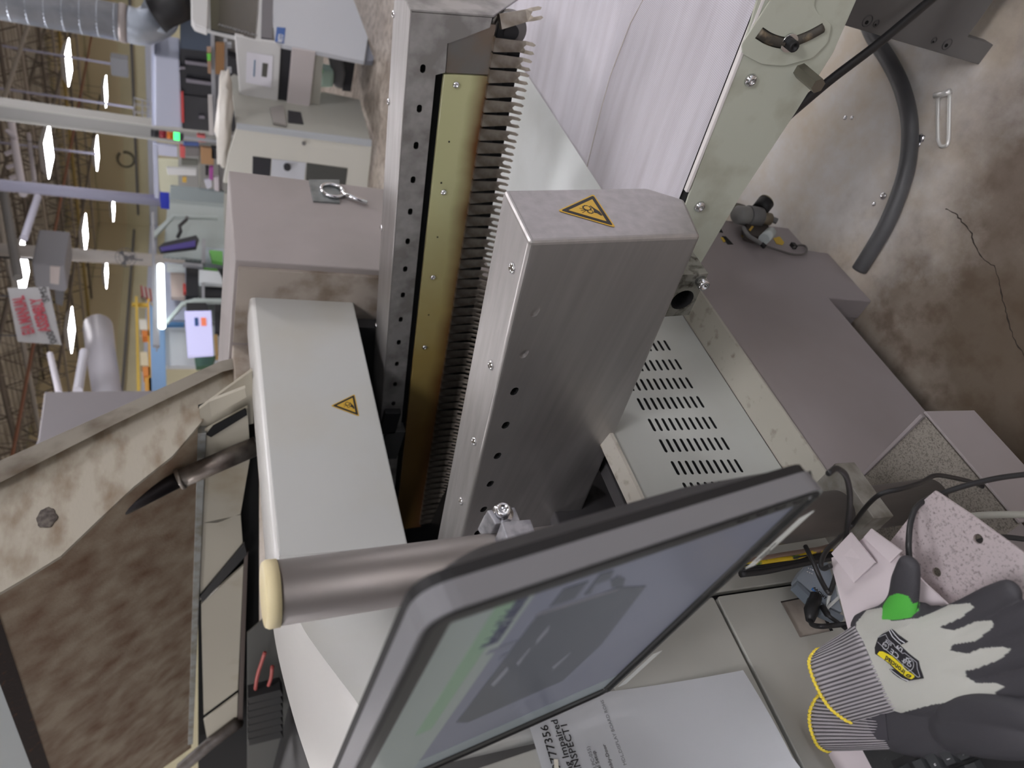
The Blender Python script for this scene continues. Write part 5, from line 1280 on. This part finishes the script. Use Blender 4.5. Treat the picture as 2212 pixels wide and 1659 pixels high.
# suspended sign
Ys = PT(70, 680, 9.0).y
sq = [(21, 638), (106, 622), (132, 744), (40, 736)]
def sgn(px, py): return on(px, py, (FWD.x, FWD.y, 0), PT(70, 680, 9.0))
sn = thing('hanging_sign', 'white hanging sign with red lettering for manual assembly', 'sign', tuple(sgn(75, 685)))
cpt = sgn(75, 685); hx_ = (sgn(40, 640) - sgn(58, 725)); hx_.z = 0; hx_.normalize()
prism('board', [sgn(*q) for q in ((16, 622), (105, 620), (133, 745), (38, 738))], (FWD.x*.02, FWD.y*.02, 0), mat('sign_white', (168, 168, 170), .6), sn)
REDP = mat('sign_red', (176, 70, 84), .6)
for s_, p0, p1, sz in (('E/A MANUAL', (64, 722), (40, 640), .22), ('ASSEMBLY', (98, 716), (78, 644), .22)):
    o0, o1 = sgn(*p0), sgn(*p1); n_ = Vector((FWD.x, FWD.y, 0)).normalized(); L_ = (o1-o0).length
    t_ = text('sign_word', s_, o0 - n_*.01, o1-o0, (0, 0, 1), sz*.8, REDP, sn, .004, bold=.006)
    w_ = max((v.co - (o0 - n_*.01)).dot((o1-o0).normalized()) for v in t_.data.vertices)
    ud = (o1-o0).normalized(); b0_ = o0 - n_*.01
    for v in t_.data.vertices:
        d_ = (v.co-b0_).dot(ud); v.co += ud*(d_*(L_/w_) - d_)
for s_, p0, p1 in (('000', (118, 742), (110, 722)), ('SMS', (101, 652), (94, 628))):
    o0, o1 = sgn(*p0), sgn(*p1); text('sign_mark', s_, o0 - Vector((FWD.x, FWD.y, 0)).normalized()*.01, o1-o0, (0, 0, 1), .11, INK, sn, .003)
for q in ((20, 640), (36, 725)):
    a = sgn(*q); cyl('chain', a, Vector((a.x, a.y, 7.2)), .008, CHAR, sn, 6)
# unit heater
a = PT(110, 600, 13); uh = thing('unit_heater', 'grey unit heater hanging above the white sign', 'heater', tuple(a))
hb = bg('case', ((68, 568), (140, 572), (146, 625), (140, 632), (75, 620)), 'x', a.x, 1.0, mat('heater_grey', (140, 140, 146), .6), uh, .03)
bg('label', ((108, 575), (130, 577), (127, 615), (108, 612)), 'x', a.x-.02, .02, mat('heater_label', (196, 186, 184), .6), uh)
bg('louvre', ((118, 625), (138, 632), (135, 662), (120, 655)), 'x', a.x+.1, .3, mat('heater_dark', (100, 100, 104), .6), uh)
cyl('hanger', (a.x+.5, a.y, a.z+.2), (a.x+.5, a.y, 7.2), .02, CHAR, uh, 6)
# white extraction duct at the left
a, b_ = PT(215, 715, 12), PT(240, 860, 9.0)
du = tube('extraction_duct', [PT(212, 706, 12), PT(218, 760, 11), PT(236, 880, 9.4)], [.22, .20, .17], mat('duct_white', (180, 178, 186), .45), None, 24); tag(du, 'pale round extraction duct slanting over the workbenches', 'duct')
for k, (q0, q1, t, r, lb) in enumerate((((108, 765), (128, 850), 7.5, .03, 'bright white tube fitting high on the left'), ((182, 760), (168, 845), 8.5, .05, 'white tube light slanting beside the extraction duct'), ((5, 400), (40, 600), 12.0, .07, 'grey pipe crossing the roof beside the white sign'), ((82, 425), (52, 515), 11, .05, 'white branch pipe leaving the lavender post'), ((24, 262), (50, 420), 15, .07, 'bright white roof pipe with short branches by the column'), ((62, 290), (74, 392), 18, .05, 'thin white roof pipe right of the branched pipe'), ((15, 0), (66, 560), 30, .10, 'long dark roof cable tray slanting above the lamps'))):
    o = cyl('ceiling_pipe', PT(*q0, t), PT(*q1, t*.92), r, mat('pipe_pale_%d' % k, ((214, 212, 222), (204, 204, 214), (116, 114, 112), (196, 196, 214), (226, 222, 232), (200, 196, 206), (84, 80, 76))[k], .5), None, 12); tag(o, lb, 'pipe')
    if k == 4: brp = o
for k, (q0, q1) in enumerate((((36, 300), (14, 282)), ((38, 322), (12, 333)), ((44, 352), (16, 362)), ((46, 378), (22, 385)))):
    cyl('branch', PT(*q0, 14.6), PT(*q1, 14.6), .045, mat('stub_white', (226, 222, 232), .5), brp, 8)
# grey machine hood behind the raised lid
Yg = 5.2
gh = thing('grey_enclosure', 'plain mauve grey enclosure panel rising behind the open lid', 'enclosure', tuple(PY(300, 850, Yg))); gh.location.z = 0
bg('panel', ((96, 846), (420, 842), (420, 990), (60, 990), (82, 950)), 'y', Yg, .3, mat('mauve_grey', (150, 146, 150), .55), gh, .01)
prism('panel_base', [PY(300, 846, Yg+.1), PY(300, 990, Yg+.1), Vector((PY(300, 990, Yg).x, Yg+.1, 0)), Vector((PY(300, 846, Yg).x, Yg+.1, 0))], (0, .1, 0), mat('mauve_grey2', (140, 136, 140), .55), gh)
# ------------------------------------------------------------------ workbench row
Yw = 8.5
wbn = thing('workbench', 'long grey workbench with pegboard back panels behind the machine', 'bench', tuple(PY(480, 560, Yw))); wbn.location.z = 0
def peg_mat():
    m = mat('pegboard_holes', (160, 170, 168), .6); N, L, b = nodes_of(m); tc = N.new('ShaderNodeTexCoord'); v = N.new('ShaderNodeTexVoronoi'); v.inputs['Scale'].default_value = 14; v.inputs['Randomness'].default_value = 0
    L.new(tc.outputs['Object'], v.inputs['Vector']); r = N.new('ShaderNodeMapRange'); r.inputs[1].default_value = .26; r.inputs[2].default_value = .32; L.new(v.outputs['Distance'], r.inputs[0])
    x = N.new('ShaderNodeMix'); x.data_type = 'RGBA'; x.inputs[6].default_value = lin((128, 140, 142))+(1,); x.inputs[7].default_value = lin((172, 182, 180))+(1,); L.new(r.outputs[0], x.inputs[0]); L.new(x.outputs[2], b.inputs['Base Color']); return m
bg('pegboard', ((362, 404), (500, 416), (500, 470), (360, 458)), 'y', Yw, .05, PCH, wbn)
bg('pegboard', ((362, 438), (500, 450), (500, 566), (352, 552)), 'y', Yw-.05, .05, peg_mat(), wbn)
for qs in (((327, 458), (333, 458), (338, 745), (330, 745)), ((436, 515), (444, 515), (444, 568), (435, 568)), ((436, 610), (442, 610), (442, 650), (436, 650)), ((395, 566), (438, 570), (438, 575), (395, 571))):
    bg('frame_bar', qs, 'y', Yw-.3, .06, ALUP, wbn)
bg('frame_bar', ((332, 500), (372, 462), (400, 464), (470, 466), (470, 471), (400, 469), (376, 468), (334, 512)), 'y', Yw-.4, .05, mat('bench_frame_pale', (178, 190, 188), .5), wbn)
bg('frame_bar', ((358, 692), (392, 652), (420, 644), (480, 645), (480, 652), (420, 652), (396, 658), (362, 698)), 'y', Yw-.4, .05, MATS['bench_frame_pale'], wbn)
bg('worktop', ((484, 395), (520, 395), (520, 790), (484, 780)), 'y', Yw-.1, .3, MBEIGE, wbn)
bg('back_panel', ((355, 566), (402, 570), (402, 690), (356, 690)), 'y', Yw+.2, .05, LBLUE, wbn)
bg('lower_panel', ((400, 560), (520, 570), (520, 700), (400, 690)), 'y', Yw+.25, .05, mat('bench_shadow', (120, 124, 126), .6), wbn)
# bench lamp
bl = thing('bench_lamp', 'glowing white tube lamp hung over the workbench', 'lamp', tuple(PY(345, 640, Yw-.5)))
cyl('tube', PY(347, 574, Yw-.5), PY(350, 706, Yw-.5), .05, mat('tube_glow', (246, 255, 255), .4, emit=5.0), bl, 14)
bg('reflector', ((333, 570), (340, 570), (345, 745), (338, 748)), 'y', Yw-.48, .06, ALUP, bl)
for q in (600, 690):
    a = PY(337, q, Yw-.46); cyl('bracket', a, Vector((a.x, Yw+.2, a.z)), .012, ALUP, bl, 6)
# angled monitor on an arm
mm = thing('bench_monitor', 'dark purple screen on a black arm, tilted above the pegboard', 'monitor', tuple(PY(385, 530, Yw-.7)))
bg('housing', ((341, 533), (352, 524), (412, 510), (424, 507), (430, 516), (424, 534), (346, 543)), 'y', Yw-.7, .06, CHAR, mm, .01)
bg('screen', ((346, 534), (422, 519), (422, 531), (350, 541)), 'y', Yw-.72, .02, mat('purple_screen', (64, 54, 118), .3, emit=.25), mm)
tube('arm', [PY(404, 470, Yw-.41)] + [PY(*q, Yw-.55) for q in ((402, 475), (388, 488), (390, 500), (384, 512))], .03, CHAR, mm, 8)
# lilac television
tv = thing('wall_screen', 'bright lilac screen showing blue and orange blocks', 'monitor', tuple(PY(430, 720, Yw-.5)))
bg('screen', ((399, 672), (456, 671), (461, 764), (406, 768)), 'y', Yw-.5, .05, mat('lilac_screen', (196, 196, 236), .4, emit=.55), tv)
bg('dark_edge', ((402, 654), (446, 654), (452, 671), (404, 671)), 'y', Yw-.48, .06, CHAR, tv)
bg('blue_block', ((420, 686), (428, 686), (429, 702), (421, 702)), 'y', Yw-.52, .02, mat('screen_blue', (50, 80, 130), .4, emit=.3), tv)
bg('orange_block', ((434, 686), (445, 686), (446, 702), (435, 702)), 'y', Yw-.52, .02, mat('screen_orange', (236, 130, 96), .4, emit=.4), tv)
# smaller bench things: (name, label, category, polygon, depth offset, colour)
small = [
    ('black_monitor', 'tall black monitor next to the glowing bench lamp', 'monitor', ((402, 574), (428, 576), (428, 639), (402, 638)), 0, (30, 31, 36)),
    ('black_monitor', 'small black screen under the white printer box', 'monitor', ((440, 612), (481, 615), (478, 641), (440, 640)), 0, (28, 29, 34)),
    ('label_printer', 'white label printer with a square grey mark', 'printer', ((430, 582), (473, 586), (480, 600), (482, 613), (430, 610)), -.1, (214, 220, 224)),
    ('green_folder', 'thin dark green folder on the white printer', 'folder', ((440, 577), (470, 580), (470, 584), (440, 581)), -.1, (80, 140, 50)),
    ('paper_roll', 'white paper roll above the posters', 'roll', ((360, 568), (400, 571), (400, 582), (360, 580)), -.05, (204, 212, 214)),
    ('wall_poster', 'pink and yellow poster pinned over the bench', 'poster', ((368, 585), (400, 588), (400, 642), (370, 640)), .1, (196, 180, 172)),
    ('red_label', 'small red label beside the tall black monitor', 'label', ((395, 612), (401, 612), (402, 630), (396, 630)), 0, (200, 70, 66)),
    ('green_game', 'green and yellow round toy clock in a clear box', 'clock', ((452, 540), (481, 542), (481, 566), (458, 562)), -.1, (120, 196, 100)),
    ('clear_bin', 'pale clear bin holding the green clock', 'bin', ((440, 533), (484, 537), (484, 572), (440, 570)), .05, (176, 188, 196)),
    ('blue_shelf', 'long light blue shelf front left of the bench lamp', 'shelf', ((322, 650), (356, 706), (360, 850), (328, 850)), .4, (124, 160, 200)),
    ('blue_shelf', 'narrow blue shelf edge beside the lilac screen', 'shelf', ((356, 694), (398, 696), (398, 700), (356, 700)), .3, (78, 124, 170)),
    ('white_board', 'pale board behind the lilac screen', 'board', ((350, 700), (400, 668), (470, 660), (480, 790), (360, 790)), .5, (196, 200, 202)),
    ('red_green_parts', 'red and green parts box below the lilac screen', 'box', ((420, 770), (466, 768), (458, 790), (424, 792)), -.1, (60, 96, 70)),
    ('dark_scope', 'black instrument beside the lilac screen', 'instrument', ((464, 655), (480, 652), (480, 720), (464, 716)), -.1, (40, 40, 46)),
    ('amber_strip', 'amber strip standing right of the lilac screen', 'strip', ((462, 722), (470, 722), (472, 770), (466, 770)), -.1, (196, 160, 96)),
]
for nm, lb, ct, qs, dy, rgb in small:
    tag(bg(nm, qs, 'y', Yw-.15+dy, .08, mat('bench_' + lb[:24], rgb, .5), None, .006), lb, ct)
# yellow racking and boxes far left
yk = thing('pallet_rack', 'yellow racking with orange and white boxes on the far left wall', 'rack', tuple(PY(305, 740, 20))); yk.location.z = 0
for qs, c_ in ((((292, 640), (297, 640), (303, 860), (296, 860)), (206, 176, 70)), (((318, 645), (324, 645), (330, 860), (322, 860)), (214, 168, 60)), (((300, 690), (316, 690), (318, 712), (302, 712)), (222, 222, 212)), (((306, 714), (322, 714), (323, 726), (308, 726)), (216, 130, 60)), (((302, 760), (318, 760), (320, 790), (304, 790)), (216, 206, 176)), (((308, 792), (324, 792), (325, 812), (310, 812)), (220, 140, 70)), (((312, 815), (338, 815), (345, 860), (315, 860)), (212, 158, 70))):
    bg('rack_piece', qs, 'y', 20, .3, mat('rack_%d_%d' % (c_[0], c_[1]) + str(c_[2]), c_, .6), yk)
for q in ((310, 650), (325, 850)):
    a = PY(*q, 20.15); box('upright', (a.x-.06, 20.3, 0), (a.x+.06, 20.42, a.z+.4), mat('rack_yellow', (206, 176, 70), .6), yk)
fg = thing('striped_flag', 'red and white striped flag hanging on the far wall', 'flag', tuple(PY(318, 635, 26.7)))
for k in range(6):
    bg('stripe', ((303+k*4.5, 616+k*1.5), (307+k*4.5, 617+k*1.5), (311+k*5, 640+k*2), (305+k*5, 640+k*2)), 'y', 26.7, .1, mat('flag_red' if k % 2 == 0 else 'flag_white', (176, 90, 96) if k % 2 == 0 else (210, 200, 196), .7), fg)
# fans on the walls
def fan(px, py, t, r, lb):
    c_ = PT(px, py, t); n_ = -Vector((FWD.x, FWD.y, 0)).normalized(); a_ = n_.cross(Vector((0, 0, 1))); z_ = Vector((0, 0, 1))
    f = thing('wall_fan', lb, 'fan', tuple(c_)); m = mat('fan_grey', (112, 112, 116), .5)
    for rr in (r, r*.66):
        bm = bmesh.new(); add_tube(bm, [c_ + (a_*math.cos(2*math.pi*k/24) + z_*math.sin(2*math.pi*k/24))*rr for k in range(25)], r*.03, 6, caps=False); obj('cage_ring', bm, m, f)
    for k in range(12):
        an = 2*math.pi*k/12; cyl('cage_wire', c_, c_ + (a_*math.cos(an) + z_*math.sin(an))*r, r*.014, m, f, 5)
    for k in range(3):
        an = 2*math.pi*k/3+.4; u_ = a_*math.cos(an) + z_*math.sin(an); w_ = n_.cross(u_)
        prism('blade', [c_ - n_*.05 + u_*r*.1, c_ - n_*.05 + u_*r*.85 - w_*r*.2, c_ - n_*.02 + u_*r*.85 + w_*r*.3, c_ - n_*.02 + u_*r*.15 + w_*r*.1], n_*-.01, m, f)
    cyl('motor', c_ - n_*.02, c_ - n_*.25, r*.25, m, f, 12); cyl('bracket', c_ - n_*.2, c_ - n_*.2 + Vector((0, 0, -r*1.6)), r*.08, m, f, 8)
fan(272, 556, 14, .18, 'grey caged fan on the cream post')
fan(345, 92, 13, .16, 'faint grey caged fan above the dark machine')
a = PX(272, 345, 37.72); ck = thing('cable_coil', 'coil of dark cable hung on the far wall', 'cable', tuple(a))
for k in range(3):
    n_ = -Vector((FWD.x, FWD.y, 0)).normalized(); a_ = n_.cross(Vector((0, 0, 1)))
    bm = bmesh.new(); add_tube(bm, [a + n_*.03*k + (a_*math.cos(2*math.pi*j/24) + Vector((0, 0, 1))*math.sin(2*math.pi*j/24))*(.34 + .04*k) for j in range(25)], .014, 6, caps=False); obj('loop', bm, CHAR, ck)
# shelf clutter between stack light and pegboard
cl_items = [
    ('parts_box', 'red fronted parts box on the bench shelf', 'box', ((388, 315), (400, 317), (400, 342), (389, 340)), (206, 92, 92)),
    ('test_meter', 'grey test meter with a red lamp', 'meter', ((401, 318), (430, 320), (430, 338), (401, 338)), (120, 116, 116)),
    ('test_meter', 'grey meter with a dark display on the shelf', 'meter', ((392, 345), (428, 348), (428, 358), (392, 357)), (104, 106, 98)),
    ('carton', 'open brown carton with a white bag inside', 'carton', ((433, 318), (462, 322), (462, 357), (434, 354)), (172, 134, 96)),
    ('white_tube', 'long white tube lying on the bench shelf', 'tube', ((360, 364), (424, 368), (424, 380), (362, 378)), (214, 216, 216)),
    ('black_case', 'black case standing behind the brown carton', 'case', ((456, 318), (470, 320), (468, 344), (456, 343)), (30, 30, 36)),
    ('magenta_file', 'magenta file standing on the bench', 'file', ((452, 362), (461, 362), (460, 390), (452, 388)), (170, 80, 160)),
    ('black_file', 'black file beside the magenta file', 'file', ((444, 362), (451, 362), (450, 380), (444, 379)), (30, 28, 36)),
    ('white_jug', 'rounded white jug on the cluttered bench', 'jug', ((441, 391), (456, 388), (458, 404), (448, 410)), (206, 208, 220)),
    ('white_jug', 'small white jug right of the rounded jug', 'jug', ((462, 383), (473, 384), (474, 414), (463, 412)), (206, 200, 206)),
    ('yellow_lid', 'small yellow lid among the bench clutter', 'lid', ((394, 386), (403, 386), (403, 395), (394, 394)), (210, 170, 70)),
    ('blue_tray', 'dark blue tray above the grey meters', 'tray', ((396, 309), (430, 311), (430, 316), (396, 315)), (72, 96, 156)),
    ('wall_cabinet', 'white wall cabinet beside the stack light', 'cabinet', ((340, 312), (383, 317), (384, 340), (342, 336)), (196, 200, 220)),
    ('grey_cabinet', 'plain blue grey cabinet left of the pegboard', 'cabinet', ((368, 404), (484, 416), (484, 440), (366, 430)), (146, 158, 160)),
    ('wall_rail', 'pale blue rail of the wall shelf', 'rail', ((330, 310), (340, 311), (344, 430), (334, 428)), (186, 192, 214)),
    ('baseball_cap', 'red and white cap on the pole by the stack light', 'cap', ((425, 291), (443, 293), (445, 308), (428, 306)), (216, 110, 112)),
]
cbn = thing('clutter_bench', 'grey steel bench carrying the clutter beside the pegboard', 'bench', tuple(PX(470, 360, 9.6))); cbn.location.z = 0
bg('shelf', ((428, 300), (433, 300), (434, 415), (429, 414)), 'x', 9.55, .5, MBEIGE, cbn)
bg('top', ((474, 296), (482, 296), (482, 416), (474, 415)), 'x', 9.5, .6, mat('bench_top_grey', (122, 120, 122), .5), cbn)
bg('back', ((385, 300), (520, 300), (520, 420), (385, 414)), 'x', 10.2, .05, mat('bench_back_grey', (150, 150, 146), .6), cbn)
bg('upright', ((340, 345), (385, 347), (390, 418), (346, 414)), 'x', 10.3, .05, mat('bench_cream', (196, 196, 172), .6), cbn)
for nm, lb, ct, qs, rgb in cl_items:
    tag(bg(nm, qs, 'x', 9.45, .06, mat('clut_' + lb[:22], rgb, .5), None, .006), lb, ct)
# ------------------------------------------------------------------ roof steel: open web trusses
TR1 = mat('truss_paint', (158, 150, 140), .7); TR2 = mat('truss_dark', (108, 100, 92), .7)
def truss(x0, y0, x1, y1, zb_, zt_, n, m, lb):
    t = thing('roof_truss', lb, 'truss', ((x0+x1)/2, (y0+y1)/2, zb_), 'open web roof trusses')
    A, B = Vector((x0, y0, 0)), Vector((x1, y1, 0)); U = Vector((0, 0, 1))
    cyl('top_chord', A + U*zt_, B + U*zt_, .05, m, t, 6); cyl('bottom_chord', A + U*zb_, B + U*zb_, .05, m, t, 6)
    bm = bmesh.new()
    for k in range(n):
        p, q, r_ = A.lerp(B, k/n), A.lerp(B, (k+.5)/n), A.lerp(B, (k+1)/n)
        add_cyl(bm, p + U*zt_, q + U*zb_, .022, 5); add_cyl(bm, q + U*zb_, r_ + U*zt_, .022, 5)
    obj('web', bm, m, t)
for k, x in enumerate((11.5, 14.5, 17, 20, 22.5, 25.5, 28, 31, 34)):
    truss(x, -3, x, 26.5, 5.5, 6.9, 22, (TR1, TR2)[k % 2], 'steel roof truss number %s away from the machine, running crosswise' % ('one', 'two', 'three', 'four', 'five', 'six', 'seven', 'eight', 'nine')[k])
for k, y in enumerate((7, 13, 19.5)):
    truss(9, y, 37.8, y, 5.15, 5.9, 26, TR2, 'low lengthwise girder, %s from the right' % ('first', 'second', 'third')[k])
for k, (a_, b_, r, rgb, lb) in enumerate((((8, 9.2, 5.0), (37.5, 9.2, 5.0), .05, (150, 144, 136), 'grey sprinkler main running lengthwise under the roof'), ((10, 15, 4.95), (37.5, 15, 4.95), .04, (136, 92, 70), 'thin rust brown pipe running lengthwise under the roof'), ((15.8, -2, 5.2), (15.8, 26, 5.2), .06, (160, 156, 150), 'pale crosswise pipe under the nearer trusses'), ((26.5, -2, 5.1), (26.5, 26, 5.1), .05, (148, 128, 70), 'yellowish crosswise gas pipe under the farther trusses'), ((37.6, -10, 3.7), (37.6, 26, 3.7), .06, (104, 104, 108), 'dark conduit along the far wall'), ((0, 26.6, 3.9), (37, 26.6, 3.9), .06, (104, 104, 108), 'dark conduit along the left wall'))):
    tag(cyl('roof_pipe', a_, b_, r, mat('roofpipe_%d' % k, rgb, .6), None, 8), lb, 'pipe')
